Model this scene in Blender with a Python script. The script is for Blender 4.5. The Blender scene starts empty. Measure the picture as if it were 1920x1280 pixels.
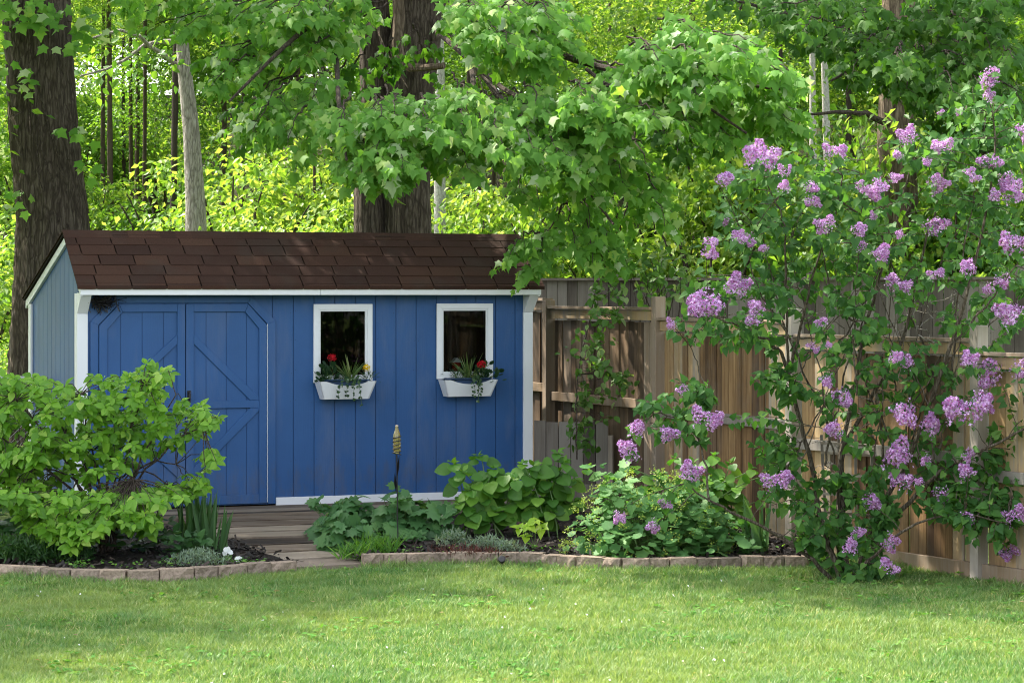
import bpy, math
import numpy as np
from mathutils import Vector, Matrix

# ------------------------------------------------------------------ camera / world / sun
scene = bpy.context.scene
col = scene.collection
F, HOR, H = 4800.0, 548.0, 2.18          # focal length in photo pixels, horizon row, eye height
cam_d = bpy.data.cameras.new("camera"); cam = bpy.data.objects.new("camera", cam_d); col.objects.link(cam)
cam_d.sensor_width = 36; cam_d.lens = F / 1920 * 36
cam_d.shift_y = -(640 - HOR) / 1920
cam_d.clip_start = .5; cam_d.clip_end = 600
cam_d.dof.use_dof = True; cam_d.dof.focus_distance = 23.0; cam_d.dof.aperture_fstop = 13
cam.location = (0, 0, H); cam.rotation_euler = (math.pi / 2, 0, 0)
scene.camera = cam

SUN = Vector((-.64, .36, 1.0)).normalized()
w = bpy.data.worlds.new("World"); scene.world = w; w.use_nodes = True
nt = w.node_tree; bg = nt.nodes['Background']
sky = nt.nodes.new('ShaderNodeTexSky'); sky.sky_type = 'NISHITA'; sky.sun_disc = False
sky.sun_elevation = math.asin(SUN.z); sky.sun_rotation = math.atan2(SUN.x, SUN.y)
sky.dust_density = 2.5; sky.ozone_density = .6
hz = nt.nodes.new('ShaderNodeHueSaturation'); hz.inputs['Saturation'].default_value = .34     # thin white cloud over the blue
nt.links.new(sky.outputs[0], hz.inputs['Color']); nt.links.new(hz.outputs[0], bg.inputs[0]); bg.inputs[1].default_value = .15
sun_d = bpy.data.lights.new("sun", 'SUN'); sun_d.energy = 3.2; sun_d.angle = math.radians(.53); sun_d.color = (1, .93, .80)
sun = bpy.data.objects.new("sun", sun_d); col.objects.link(sun)
sun.rotation_euler = (-SUN).to_track_quat('-Z', 'Y').to_euler(); sun.location = (-10, 10, 30)
scene.view_settings.view_transform = 'Standard'; scene.view_settings.look = 'None'
scene.view_settings.exposure = 2.18; scene.view_settings.gamma = 1
cy = scene.cycles
cy.max_bounces = 8; cy.diffuse_bounces = 4; cy.glossy_bounces = 3; cy.transmission_bounces = 5; cy.transparent_max_bounces = 8
cy.caustics_reflective = False; cy.caustics_refractive = False
cy.use_denoising = True; cy.denoising_prefilter = 'ACCURATE'; cy.use_adaptive_sampling = False; cy.filter_width = 1.05

rng = np.random.default_rng(7)
R = lambda a, b, n=None: rng.uniform(a, b, n)
A = np.array

# ------------------------------------------------------------------ helpers: points
def P(px, py, Y):                      # a point seen at photo pixel px,py, standing Y metres away
    return A([(px - 960) / F * Y, Y, H + (HOR - py) / F * Y])
def G(px, Y, z=0.):
    return A([(px - 960) / F * Y, Y, z])
def gz(x, y):                          # terrain height
    t = np.maximum(0, np.asarray(y, float) - 25.5)
    z = .172 * t * t / (t + 1.5)
    z = np.where(t > 46, .172 * 46 * 46 / 47.5 + (t - 46) * .05, z)
    return z + .0 * np.asarray(x)
def nrm(v):
    v = np.asarray(v, float)
    return v / np.maximum(np.linalg.norm(v, axis=-1, keepdims=True), 1e-9)

# ------------------------------------------------------------------ helpers: meshes
class Acc:
    def __init__(s): s.v = []; s.f = []; s.n = 0
    def add(s, verts, faces):
        verts = np.asarray(verts, float).reshape(-1, 3)
        if isinstance(faces, np.ndarray): s.f.append(faces + s.n)
        else:
            by = {}
            for f in faces: by.setdefault(len(f), []).append(f)
            for k in by: s.f.append(A(by[k]) + s.n)
        s.v.append(verts); s.n += len(verts)
    def mesh(s, name, smooth=False):
        me = bpy.data.meshes.new(name)
        v = np.concatenate(s.v) if s.v else np.zeros((0, 3))
        me.vertices.add(len(v)); me.vertices.foreach_set('co', v.astype(np.float32).ravel())
        loops = np.concatenate([f.ravel() for f in s.f]).astype(np.int32)
        tot = np.concatenate([np.full(len(f), f.shape[1]) for f in s.f])
        st = np.concatenate([[0], np.cumsum(tot)[:-1]]).astype(np.int32)
        me.loops.add(len(loops)); me.loops.foreach_set('vertex_index', loops)
        me.polygons.add(len(st)); me.polygons.foreach_set('loop_start', st)
        me.polygons.foreach_set('use_smooth', np.full(len(st), bool(smooth)))
        me.update(calc_edges=True)
        return me
    def build(s, name, mat, parent=None, smooth=False, bevel=0, **tags):
        me = s.mesh(name, smooth or any(k in mat.name for k in ('leaf', 'petal')))
        return link(name, me, mat, parent, bevel, **tags)

def link(name, me, mat=None, parent=None, bevel=0, label=None, cat=None, group=None, kind=None, loc=None):
    o = bpy.data.objects.new(name, me); col.objects.link(o)
    if mat is not None and not me.materials: me.materials.append(mat)
    if parent is not None: o.parent = parent
    if loc is not None: o.location = loc
    if bevel:
        b = o.modifiers.new('edge', 'BEVEL'); b.width = bevel; b.segments = 1; b.limit_method = 'ANGLE'
    tag(o, label, cat, group, kind)
    return o
def tag(o, label=None, cat=None, group=None, kind=None):
    if label: o['label'] = label
    if cat: o['category'] = cat
    if group: o['group'] = group
    if kind: o['kind'] = kind
def thing(name, label, cat, loc=(0, 0, 0), rz=0, group=None):
    o = bpy.data.objects.new(name, None); col.objects.link(o); o.empty_display_size = .1
    o.location = loc; o.rotation_euler = (0, 0, rz); tag(o, label, cat, group)
    return o

BOXF = A([[0, 3, 2, 1], [4, 5, 6, 7], [0, 1, 5, 4], [1, 2, 6, 5], [2, 3, 7, 6], [3, 0, 4, 7]])
def box(a, x0, x1, y0, y1, z0, z1, M=None):
    v = A([[x0, y0, z0], [x1, y0, z0], [x1, y1, z0], [x0, y1, z0], [x0, y0, z1], [x1, y0, z1], [x1, y1, z1], [x0, y1, z1]], float)
    if M is not None: v = v @ M[:3, :3].T + M[:3, 3]
    a.add(v, BOXF)
def beam(a, p, q, w_, h_, up=(0, 0, 1)):            # rectangular bar from p to q
    p, q = A(p, float), A(q, float); d = nrm(q - p); s = nrm(np.cross(d, A(up, float))); u = np.cross(s, d)
    v = [b + s * i * w_ / 2 + u * j * h_ / 2 for b in (p, q) for i, j in ((-1, -1), (1, -1), (1, 1), (-1, 1))]
    a.add(A(v), BOXF)
def prism(a, poly, y0, y1):                          # polygon in x,z pushed from y0 (front) to y1
    n = len(poly)
    v = [[x, y0, z] for x, z in poly] + [[x, y1, z] for x, z in poly]
    f = [list(range(n)), list(range(2 * n - 1, n - 1, -1))] + [[(i + 1) % n, i, n + i, n + (i + 1) % n] for i in range(n)]
    a.add(A(v, float), f)
def tube(a, pts, rad, sides=6, wob=0):
    pts = A(pts, float); n = len(pts); rad = np.broadcast_to(A(rad, float), (n,))
    t = nrm(np.gradient(pts, axis=0))
    ref = np.where(np.abs(t[:, 2:3]) > .9, A([[1., 0, 0]]), A([[0, 0, 1.]]))
    if np.mean(np.abs(t[:, 2])) > .6: ref = np.tile(A([[1., 0.02, 0]]), (n, 1))
    s = nrm(np.cross(t, ref)); u = np.cross(s, t)
    an = np.arange(sides) / sides * 2 * np.pi
    rr = rad[:, None] * (1 + (R(-wob, wob, (n, sides)) if wob else 0))
    v = pts[:, None] + rr[..., None] * (np.cos(an)[None, :, None] * s[:, None] + np.sin(an)[None, :, None] * u[:, None])
    i = np.arange(n - 1)[:, None] * sides; j = np.arange(sides)[None]; k = (j + 1) % sides
    f = np.stack([i + j, i + k, i + sides + k, i + sides + j], -1).reshape(-1, 4)
    a.add(v.reshape(-1, 3), f)
    b = a.n - n * sides
    a.f.append(A([[b + (n - 1) * sides + q for q in range(sides)]])); a.f.append(A([[b + q for q in range(sides - 1, -1, -1)]]))
def curve(p, q, n=8, sag=0, wig=0, mid=None):
    p, q = A(p, float), A(q, float); t = np.linspace(0, 1, n)[:, None]
    c = (p + q) / 2 if mid is None else 2 * A(mid, float) - (p + q) / 2
    b = (1 - t) ** 2 * p + 2 * t * (1 - t) * c + t * t * q
    b[:, 2] += sag * 4 * (t * (1 - t))[:, 0]
    if wig:
        k = R(-wig, wig, (n, 3)); k[0] = 0; k[-1] = 0; b = b + k
    return b
def poly_in(poly, n):                                 # random points inside an outline of pixels
    poly = A(poly, float); lo, hi = poly.min(0), poly.max(0); out = []
    x2, y2 = poly[:, 0], poly[:, 1]; x1, y1 = np.roll(x2, 1), np.roll(y2, 1)
    while len(out) < n:
        q = R(0, 1, 2) * (hi - lo) + lo
        c = ((y1 > q[1]) != (y2 > q[1])) & (q[0] < (x2 - x1) * (q[1] - y1) / (y2 - y1 + 1e-9) + x1)
        if c.sum() % 2: out.append(q)
    return A(out)

# leaf templates: x across, y towards the tip, z the face
def fan(pts, c, zf=None):
    pts = A(pts, float); v = np.vstack([[c[0], c[1]], pts])
    z = zf(v[:, 0], v[:, 1]) if zf else np.zeros(len(v)); n = len(pts)
    return np.column_stack([v, z]), A([[0, 1 + i, 1 + (i + 1) % n] for i in range(n)])
def sym(half): return half + [(-x, y) for x, y in half[::-1] if abs(x) > 1e-6]
MAPLE_OUT = [(0, 0), (.15, -.04), (.37, -.03), (.33, .12), (.40, .22), (.57, .40), (.40, .45), (.27, .48), (.23, .62), (.12, .76), (0, 1.02), (-.12, .76), (-.23, .62), (-.27, .48), (-.40, .45), (-.57, .40), (-.40, .22), (-.33, .12), (-.37, -.03), (-.15, -.04)]
MAPLES = [fan(MAPLE_OUT, (0, .28), f) for f in (lambda x, y: -.22 * np.abs(x) - .16 * np.maximum(0, y - .3) ** 1.5 + .03, lambda x, y: -.62 * np.abs(x) ** 1.2 - .3 * np.maximum(0, y - .2) ** 2 + .03,
          lambda x, y: .40 * np.abs(x) ** 1.3 - .55 * np.maximum(0, y - .25) ** 1.6, lambda x, y: -.25 * x - .5 * np.maximum(0, -x) - .4 * np.maximum(0, y - .35) ** 1.5)]
MAPLE = MAPLES[0]
OVATE = fan(sym([(0, 0), (.15, .10), (.30, .34), (.29, .56), (.17, .80), (.06, .94), (0, 1)]), (0, .45), lambda x, y: .20 * np.abs(x) - .26 * y * y)
BROAD = fan(sym([(0, .04), (.22, .02), (.42, .22), (.46, .46), (.34, .72), (.14, .92), (0, 1)]), (0, .42), lambda x, y: .14 * np.abs(x) - .22 * y * y)
HEART = fan(sym([(0, .08), (.18, -.02), (.38, .14), (.39, .36), (.25, .64), (.09, .88), (0, 1.02)]), (0, .36), lambda x, y: .25 * np.abs(x) - .2 * y * y)
ROUND = fan([((.5 if i % 2 else .40) * math.sin(t), .46 - (.5 if i % 2 else .40) * math.cos(t)) for i, t in enumerate(np.linspace(.25, 2 * math.pi - .25, 17))], (0, .42),
            lambda x, y: .30 * (x * x + (y - .42) ** 2) - .02)
LOBED = fan([(0, .1), (.2, -.05), (.46, .1), (.36, .26), (.55, .5), (.34, .55), (.3, .78), (.14, .75), (0, 1), (-.14, .75), (-.3, .78), (-.34, .55), (-.55, .5), (-.36, .26), (-.46, .1), (-.2, -.05)],
            (0, .38), lambda x, y: -.18 * np.abs(x) - .25 * np.maximum(0, y - .3) ** 2)
DIAMOND = (A([[0, 0, 0], [.3, .42, .05], [0, 1, -.12], [-.3, .42, .05]], float), A([[0, 1, 2, 3]]))
NARROW = (A([[0, 0, 0], [.1, .4, .03], [0, 1, -.1], [-.1, .4, .03]], float), A([[0, 1, 2, 3]]))
FLORET = (A([[-.5, 0, 0], [-.13, -.13, 0], [0, -.5, 0], [.13, -.13, 0], [.5, 0, .0], [.13, .13, 0], [0, .5, 0], [-.13, .13, 0]], float), A([[0, 1, 2, 3, 4, 5, 6, 7]]))

def leaves(a, pos, tip, nor, size, T):
    pos = np.atleast_2d(pos); N = len(pos); tip = nrm(np.broadcast_to(tip, (N, 3))); nor = np.broadcast_to(nor, (N, 3))
    side = nrm(np.cross(tip, nor)); nor = np.cross(side, tip); size = np.broadcast_to(size, (N,))
    tv, tf = T; k = len(tv)
    v = pos[:, None] + size[:, None, None] * (tv[None, :, 0:1] * side[:, None] + tv[None, :, 1:2] * tip[:, None] + tv[None, :, 2:3] * nor[:, None])
    f = (tf[None] + (np.arange(N) * k)[:, None, None]).reshape(-1, tf.shape[1])
    a.add(v.reshape(-1, 3), f)
def rnd3(n, s=1.): return rng.normal(0, s, (n, 3))

# ------------------------------------------------------------------ materials
class N:
    def __init__(s, name):
        s.m = bpy.data.materials.new(name); s.m.use_nodes = True; s.t = s.m.node_tree
        s.p = s.t.nodes['Principled BSDF']; s.out = s.t.nodes['Material Output']
    def n(s, typ, **kw):
        x = s.t.nodes.new(typ)
        for k, v in kw.items(): setattr(x, k, v)
        return x
    def l(s, a, b): s.t.links.new(a, b)
    def coord(s, kind='Object', scale=(1, 1, 1)):
        c = s.n('ShaderNodeTexCoord'); m = s.n('ShaderNodeMapping'); m.inputs['Scale'].default_value = scale
        s.l(c.outputs[kind], m.inputs[0]); return m.outputs[0]
    def noise(s, vec, scale, detail=4, rough=.55, dist=0):
        x = s.n('ShaderNodeTexNoise'); x.inputs['Scale'].default_value = scale; x.inputs['Detail'].default_value = detail
        x.inputs['Roughness'].default_value = rough; x.inputs['Distortion'].default_value = dist
        if vec is not None: s.l(vec, x.inputs['Vector'])
        return x.outputs['Fac']
    def ramp(s, fac, stops):
        r = s.n('ShaderNodeValToRGB'); e = r.color_ramp.elements
        while len(e) < len(stops): e.new(.5)
        for q, (p, c) in zip(e, stops): q.position = p; q.color = (*c, 1)
        s.l(fac, r.inputs[0]); return r.outputs[0]
    def mix(s, fac, a, b, blend='MIX'):
        x = s.n('ShaderNodeMix'); x.data_type = 'RGBA'; x.blend_type = blend
        for v, i in ((fac, 0), (a, 6), (b, 7)):
            if hasattr(v, 'is_output'): s.l(v, x.inputs[i])
            else: x.inputs[i].default_value = v if i == 0 else (*v, 1)
        return x.outputs[2]
    def math(s, op, a, b=0.):
        x = s.n('ShaderNodeMath'); x.operation = op
        for v, i in ((a, 0), (b, 1)):
            if hasattr(v, 'is_output'): s.l(v, x.inputs[i])
            else: x.inputs[i].default_value = v
        return x.outputs[0]
    def bump(s, h, strength=.4, dist=.01):
        b = s.n('ShaderNodeBump'); b.inputs['Strength'].default_value = strength; b.inputs['Distance'].default_value = dist
        s.l(h, b.inputs['Height']); s.l(b.outputs[0], s.p.inputs['Normal'])
    def island(s): return s.n('ShaderNodeNewGeometry').outputs['Random Per Island']
    def fin(s, colr=None, rough=.6, spec=.3):
        if colr is not None:
            if hasattr(colr, 'is_output'): s.l(colr, s.p.inputs['Base Color'])
            else: s.p.inputs['Base Color'].default_value = (*colr, 1)
        if hasattr(rough, 'is_output'): s.l(rough, s.p.inputs['Roughness'])
        else: s.p.inputs['Roughness'].default_value = rough
        s.p.inputs['Specular IOR Level'].default_value = spec
        return s.m

def leaf_mat(name, stops, trans=.42, tr_col=None, rough=.45, spec=.35, patch=3.):
    m = N(name); r = m.island(); c = m.ramp(r, stops)
    n_ = m.noise(m.coord('Object'), patch, 2)
    c = m.mix(m.math('MULTIPLY', n_, .35), c, stops[0][1])
    m.fin(c, rough, spec)
    t = m.n('ShaderNodeBsdfTranslucent')
    tc = m.mix(1., c, tr_col or (1.9, 1.75, .8), 'MULTIPLY'); m.l(tc, t.inputs[0])
    x = m.n('ShaderNodeMixShader'); x.inputs[0].default_value = trans
    m.l(m.p.outputs[0], x.inputs[1]); m.l(t.outputs[0], x.inputs[2]); m.l(x.outputs[0], m.out.inputs[0])
    return m.m
def paint(name, c, bump=.15, wear=.12, grain=(60, 60, 4), fade=.3, dirt=False):
    m = N(name); v = m.coord('Object', grain); n1 = m.noise(v, 1.2, 5); n2 = m.noise(m.coord('Object'), 2.2, 4)
    dark = tuple(x * (1 - wear) for x in c); lite = tuple(min(1, x * (1 + wear) + .004) for x in c)
    cc = m.mix(n2, dark, lite)
    n3 = m.noise(m.coord('Object', (2.2, 2.2, .5)), 1.6, 5, .65, .4)
    cc = m.mix(m.ramp(n3, [(.50, (0, 0, 0)), (.72, (fade,) * 3)]), cc, tuple(x * .6 + .4 * sum(c) / 3 + .05 for x in c))
    if dirt:
        z = m.n('ShaderNodeSeparateXYZ'); m.l(m.coord('Object'), z.inputs[0]); n4 = m.noise(m.coord('Object', (1, 1, .4)), 9, 5, .7)
        d_ = m.ramp(m.math('ADD', z.outputs[2], m.math('MULTIPLY', n4, -.55)), [(.0, (.22,) * 3), (.10, (0, 0, 0))]); cc = m.mix(m.math('MULTIPLY', m.ramp(n4, [(.45, (0, 0, 0)), (.6, (1, 1, 1))]), d_), cc, (.10, .085, .065))
    m.bump(n1, bump, .004)
    return m.fin(cc, m.math('ADD', m.math('MULTIPLY', n3, .25), .38), .3)
def wood(name, stops, grain=(14, 14, .9), rough=.8, bumps=.35, grey=(.155, .138, .115)):
    m = N(name); r = m.island()
    c0 = m.n('ShaderNodeTexCoord'); ad = m.n('ShaderNodeVectorMath', operation='ADD'); cb = m.n('ShaderNodeCombineXYZ')
    sc = m.math('MULTIPLY', r, 37.); m.l(sc, cb.inputs[0]); m.l(sc, cb.inputs[2])
    m.l(c0.outputs['Object'], ad.inputs[0]); m.l(cb.outputs[0], ad.inputs[1])
    mp = m.n('ShaderNodeMapping'); mp.inputs['Scale'].default_value = grain; m.l(ad.outputs[0], mp.inputs[0])
    n1 = m.noise(mp.outputs[0], 2.2, 6, .6, 1.2); n2 = m.noise(mp.outputs[0], .55, 3, .5, .6)
    f = m.math('ADD', m.math('MULTIPLY', n1, .45), m.math('ADD', m.math('MULTIPLY', n2, .55), m.math('MULTIPLY', m.math('SUBTRACT', r, .5), .68)))
    c = m.ramp(f, stops); n3 = m.noise(c0.outputs['Object'], 1.7, 4, .6)
    c = m.mix(m.ramp(n3, [(.46, (0, 0, 0)), (.70, (.45, .45, .45))]), c, grey); m.bump(n1, bumps, .006)
    return m.fin(c, rough, .2)

M = {}
M['blue'] = paint('blue_paint', (.023, .086, .243), .35, .2, fade=.42, dirt=True)
M['white'] = paint('white_paint', (.74, .76, .80), .12, .06)
M['navy'] = paint('navy_plastic', (.02, .05, .12), .0, .1)
m = N('shingle'); r = m.island(); g = m.noise(m.coord('Object'), 240, 2, .7); big = m.noise(m.coord('Object'), 3, 3)
c = m.ramp(r, [(0, (.034, .018, .0145)), (.5, (.044, .023, .018)), (.85, (.053, .027, .020)), (1, (.060, .032, .023))])
c = m.mix(.8, c, m.ramp(g, [(.3, (.3, .28, .27)), (.7, (1.7, 1.62, 1.55))]), 'MULTIPLY'); c = m.mix(m.ramp(big, [(.5, (0, 0, 0)), (.75, (.35, .35, .35))]), c, (.045, .042, .036))
m.bump(g, .5, .004); M['shingle'] = m.fin(c, .9, .15)
m = N('hollow_shade'); M['dark'] = m.fin((.012, .011, .010), .9, .1)
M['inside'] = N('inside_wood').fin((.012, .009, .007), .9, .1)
m = N('black_metal'); M['black'] = m.fin((.012, .011, .013), .45, .5)
m = N('galvanised'); m.p.inputs['Metallic'].default_value = .7; M['galv'] = m.fin((.42, .43, .43), .45, .5)
m = N('window_glass'); gl = m.n('ShaderNodeBsdfGlossy'); gl.inputs['Roughness'].default_value = .02
tr = m.n('ShaderNodeBsdfTransparent'); tr.inputs[0].default_value = (.62, .64, .62, 1)
fr = m.n('ShaderNodeFresnel'); fr.inputs[0].default_value = 1.3
x = m.n('ShaderNodeMixShader'); m.l(fr.outputs[0], x.inputs[0]); m.l(tr.outputs[0], x.inputs[1]); m.l(gl.outputs[0], x.inputs[2]); m.l(x.outputs[0], m.out.inputs[0]); M['glass'] = m.m
m = N('amber_glass'); m.p.inputs['Transmission Weight'].default_value = .7; M['amber'] = m.fin((.62, .50, .16), .06, .6)
M['cork'] = N('cork').fin((.62, .50, .38), .8, .2)
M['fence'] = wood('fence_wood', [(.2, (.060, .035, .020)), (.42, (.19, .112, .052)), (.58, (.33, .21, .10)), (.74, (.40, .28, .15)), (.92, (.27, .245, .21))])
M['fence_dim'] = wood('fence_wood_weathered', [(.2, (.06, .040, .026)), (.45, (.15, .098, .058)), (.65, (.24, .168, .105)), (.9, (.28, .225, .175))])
M['grey_wood'] = wood('grey_wood', [(.2, (.06, .05, .042)), (.5, (.135, .115, .097)), (.8, (.22, .20, .175))])
M['post'] = wood('post_wood', [(.2, (.14, .10, .075)), (.5, (.27, .22, .175)), (.85, (.40, .36, .31))])
M['deck'] = wood('deck_wood', [(.25, (.022, .016, .012)), (.45, (.085, .060, .043)), (.62, (.155, .118, .088)), (.9, (.28, .23, .18))], (1.2, 11, 11), .75, .6)
m = N('concrete_block'); v = m.coord('Object'); n1 = m.noise(v, 45, 6, .7); n2 = m.noise(v, 7, 3); r = m.island()
c = m.mix(m.n('ShaderNodeObjectInfo').outputs['Random'], (.19, .155, .13), (.36, .285, .23)); c = m.mix(m.math('MULTIPLY', n2, .5), c, (.42, .36, .31)); c = m.mix(.8, c, m.ramp(n1, [(.3, (.55, .5, .45)), (.7, (1.3, 1.25, 1.2))]), 'MULTIPLY')
c = m.mix(m.math('MULTIPLY', m.math('GREATER_THAN', n2, .62), .35), c, (.10, .12, .05)); m.bump(n1, .9, .02); M['block'] = m.fin(c, .95, .1)
m = N('mulch_soil'); n1 = m.noise(m.coord('Object'), 38, 5, .7); c = m.ramp(n1, [(.3, (.008, .006, .005)), (.55, (.024, .017, .014)), (.8, (.06, .045, .038))]); m.bump(n1, 1., .03); M['mulch'] = m.fin(c, .9, .2)
m = N('mulch_chip'); c = m.ramp(m.island(), [(0, (.008, .007, .007)), (.6, (.022, .017, .016)), (.9, (.05, .036, .03)), (1, (.10, .075, .06))]); M['chip'] = m.fin(c, .65, .3)
m = N('slab'); n1 = m.noise(m.coord('Object'), 30, 6, .7); c = m.mix(n1, (.12, .09, .072), (.26, .21, .17)); m.bump(n1, .4, .01); M['slab'] = m.fin(c, .9, .2)
m = N('ground_turf'); v = m.coord('Object'); n1 = m.noise(v, .8, 4); n2 = m.noise(v, 24, 4, .7)
c = m.mix(n1, (.085, .135, .026), (.15, .205, .045)); c = m.mix(m.math('MULTIPLY', n2, .5), c, (.055, .05, .022)); m.bump(n2, .6, .03); M['ground'] = m.fin(c, .95, .1)
m = N('litter'); n1 = m.noise(m.coord('Object'), 9, 6, .7); c = m.ramp(n1, [(.3, (.012, .012, .006)), (.55, (.035, .036, .014)), (.75, (.06, .075, .02))]); m.bump(n1, .8, .05); M['litter'] = m.fin(c, .95, .1)  # leaf litter, its colour darkened to stand in for forest shade
m = N('lawn_blade'); v = m.coord('Object'); n1 = m.noise(v, .55, 3); n2 = m.noise(v, 2.6, 3, .6); r = m.island()
c = m.ramp(r, [(0, (.060, .135, .028)), (.40, (.122, .240, .056)), (.72, (.182, .295, .084)), (.90, (.31, .37, .145)), (1, (.48, .45, .28))])
c = m.mix(m.ramp(n2, [(.35, (0, 0, 0)), (.7, (.6, .6, .6))]), c, (.075, .20, .075)); c = m.mix(m.ramp(n1, [(.4, (0, 0, 0)), (.75, (.6, .6, .6))]), c, (.27, .335, .10))
m.fin(c, .5, .3); t = m.n('ShaderNodeBsdfTranslucent'); m.l(m.mix(1., c, (1.5, 1.4, .8), 'MULTIPLY'), t.inputs[0]); x = m.n('ShaderNodeMixShader'); x.inputs[0].default_value = .35
m.l(m.p.outputs[0], x.inputs[1]); m.l(t.outputs[0], x.inputs[2]); m.l(x.outputs[0], m.out.inputs[0]); M['blade'] = m.m
def bark(name, c0, c1, sc=(9, 9, 1.6), bumps=1.):
    m = N(name); v = m.coord('Object', sc); n1 = m.noise(v, 2.4, 7, .65, .8); n2 = m.noise(m.coord('Object'), 1.3, 3)
    vo = m.n('ShaderNodeTexVoronoi', feature='DISTANCE_TO_EDGE'); vo.inputs['Scale'].default_value = 1.7
    wv = m.n('ShaderNodeVectorMath', operation='ADD'); wn = m.n('ShaderNodeTexNoise'); wn.inputs['Scale'].default_value = .9; m.l(v, wn.inputs['Vector']); m.l(v, wv.inputs[0]); m.l(wn.outputs['Color'], wv.inputs[1]); m.l(wv.outputs[0], vo.inputs['Vector'])
    fis = m.ramp(vo.outputs['Distance'], [(.0, (0, 0, 0)), (.16, (1, 1, 1))]); n1 = m.math('MULTIPLY', n1, m.math('ADD', m.math('MULTIPLY', fis, .36), .66))
    c = m.ramp(n1, [(.2, tuple(x * .22 for x in c0)), (.42, c0), (.66, c1)]); c = m.mix(m.math('MULTIPLY', n2, .4), c, tuple(x * .7 for x in c0))
    m.bump(n1, bumps, .05); return m.fin(c, .9, .15)
M['bark'] = bark('maple_bark', (.078, .061, .047), (.20, .165, .13), (13, 13, 1.9), 1.)
M['bark_grey'] = bark('grey_bark', (.29, .26, .23), (.50, .465, .43), (16, 16, 3), .8)
M['bark_brown'] = bark('brown_bark', (.14, .105, .075), (.30, .235, .17))
M['bark_birch'] = bark('birch_bark', (.42, .40, .37), (.72, .70, .66), (3, 3, 9), .4)
M['twig'] = bark('twig_bark', (.055, .042, .034), (.16, .13, .11), (30, 30, 8), .5)
M['stem_lilac'] = bark('lilac_bark', (.085, .068, .05), (.23, .195, .16), (30, 30, 6), .6)
M['stem_green'] = N('green_stem').fin((.10, .17, .05), .5, .3)
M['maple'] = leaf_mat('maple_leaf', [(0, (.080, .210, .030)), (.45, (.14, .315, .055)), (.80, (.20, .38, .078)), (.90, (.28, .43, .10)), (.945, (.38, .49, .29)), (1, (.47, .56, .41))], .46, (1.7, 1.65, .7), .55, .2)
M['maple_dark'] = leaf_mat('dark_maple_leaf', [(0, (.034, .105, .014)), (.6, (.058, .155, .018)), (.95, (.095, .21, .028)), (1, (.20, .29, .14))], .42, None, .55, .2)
M['lime'] = leaf_mat('dogwood_leaf', [(0, (.085, .22, .018)), (.5, (.145, .32, .026)), (.9, (.22, .41, .045)), (1, (.34, .48, .10))], .40)
M['lilac_leaf'] = leaf_mat('lilac_leaf', [(0, (.032, .100, .024)), (.5, (.055, .155, .032)), (.9, (.095, .22, .045)), (1, (.15, .28, .06))], .38, None, .55, .22)
M['hydr'] = leaf_mat('hydrangea_leaf', [(0, (.050, .150, .020)), (.6, (.085, .22, .028)), (1, (.17, .33, .04))], .38)
M['mantle'] = leaf_mat('mantle_leaf', [(0, (.06, .17, .045)), (.6, (.10, .24, .066)), (1, (.15, .30, .085))], .30, rough=.6)
M['mantle_bloom'] = leaf_mat('mantle_flower', [(0, (.22, .32, .05)), (1, (.36, .45, .08))], .3)
M['mallow'] = leaf_mat('mallow_leaf', [(0, (.045, .125, .040)), (.6, (.075, .185, .060)), (1, (.12, .24, .08))], .34)
M['clover'] = leaf_mat('clover_leaf', [(0, (.06, .17, .03)), (.8, (.11, .25, .05)), (1, (.2, .32, .08))], .3, None, .7, .1)
M['straw'] = leaf_mat('straw_leaf', [(0, (.16, .11, .05)), (1, (.42, .34, .18))], .2)
M['limepale'] = leaf_mat('lime_leaf', [(0, (.22, .38, .02)), (1, (.32, .46, .04))], .4)
M['iris'] = leaf_mat('iris_blade', [(0, (.05, .125, .045)), (1, (.10, .20, .07))], .3)
M['silver'] = leaf_mat('silver_leaf', [(0, (.12, .19, .13)), (1, (.25, .33, .24))], .25)
M['fern'] = leaf_mat('feathery_leaf', [(0, (.02, .065, .018)), (1, (.055, .13, .03))], .3)
M['redstem'] = leaf_mat('red_stem', [(0, (.05, .018, .014)), (1, (.14, .05, .035))], .1)
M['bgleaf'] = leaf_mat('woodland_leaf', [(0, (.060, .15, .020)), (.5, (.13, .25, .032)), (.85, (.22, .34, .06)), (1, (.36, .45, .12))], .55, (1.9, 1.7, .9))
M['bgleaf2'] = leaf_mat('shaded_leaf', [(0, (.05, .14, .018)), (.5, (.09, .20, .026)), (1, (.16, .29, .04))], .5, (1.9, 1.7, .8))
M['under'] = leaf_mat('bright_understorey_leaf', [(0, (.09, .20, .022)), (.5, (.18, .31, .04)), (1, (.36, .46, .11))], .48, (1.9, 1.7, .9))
M['vine'] = leaf_mat('vine_leaf', [(0, (.05, .13, .02)), (.7, (.09, .20, .03)), (1, (.26, .34, .16))], .38)
def petal(name, stops, tr=.25):
    m = N(name); c = m.ramp(m.island(), stops); m.fin(c, .55, .2); t = m.n('ShaderNodeBsdfTranslucent'); m.l(c, t.inputs[0])
    x = m.n('ShaderNodeMixShader'); x.inputs[0].default_value = tr; m.l(m.p.outputs[0], x.inputs[1]); m.l(t.outputs[0], x.inputs[2]); m.l(x.outputs[0], m.out.inputs[0]); return m.m
M['lilac'] = petal('lilac_petal', [(0, (.31, .095, .31)), (.25, (.46, .21, .51)), (.6, (.59, .36, .68)), (.95, (.75, .53, .80)), (1, (.42, .30, .24))])
M['lilac_bud'] = petal('lilac_bud', [(0, (.26, .03, .15)), (.4, (.44, .10, .33)), (1, (.62, .28, .58))])
M['red'] = petal('geranium_petal', [(0, (.34, .004, .012)), (1, (.66, .012, .025))])
M['yellow'] = petal('marigold_petal', [(0, (.70, .42, .01)), (1, (.85, .66, .03))])
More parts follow.
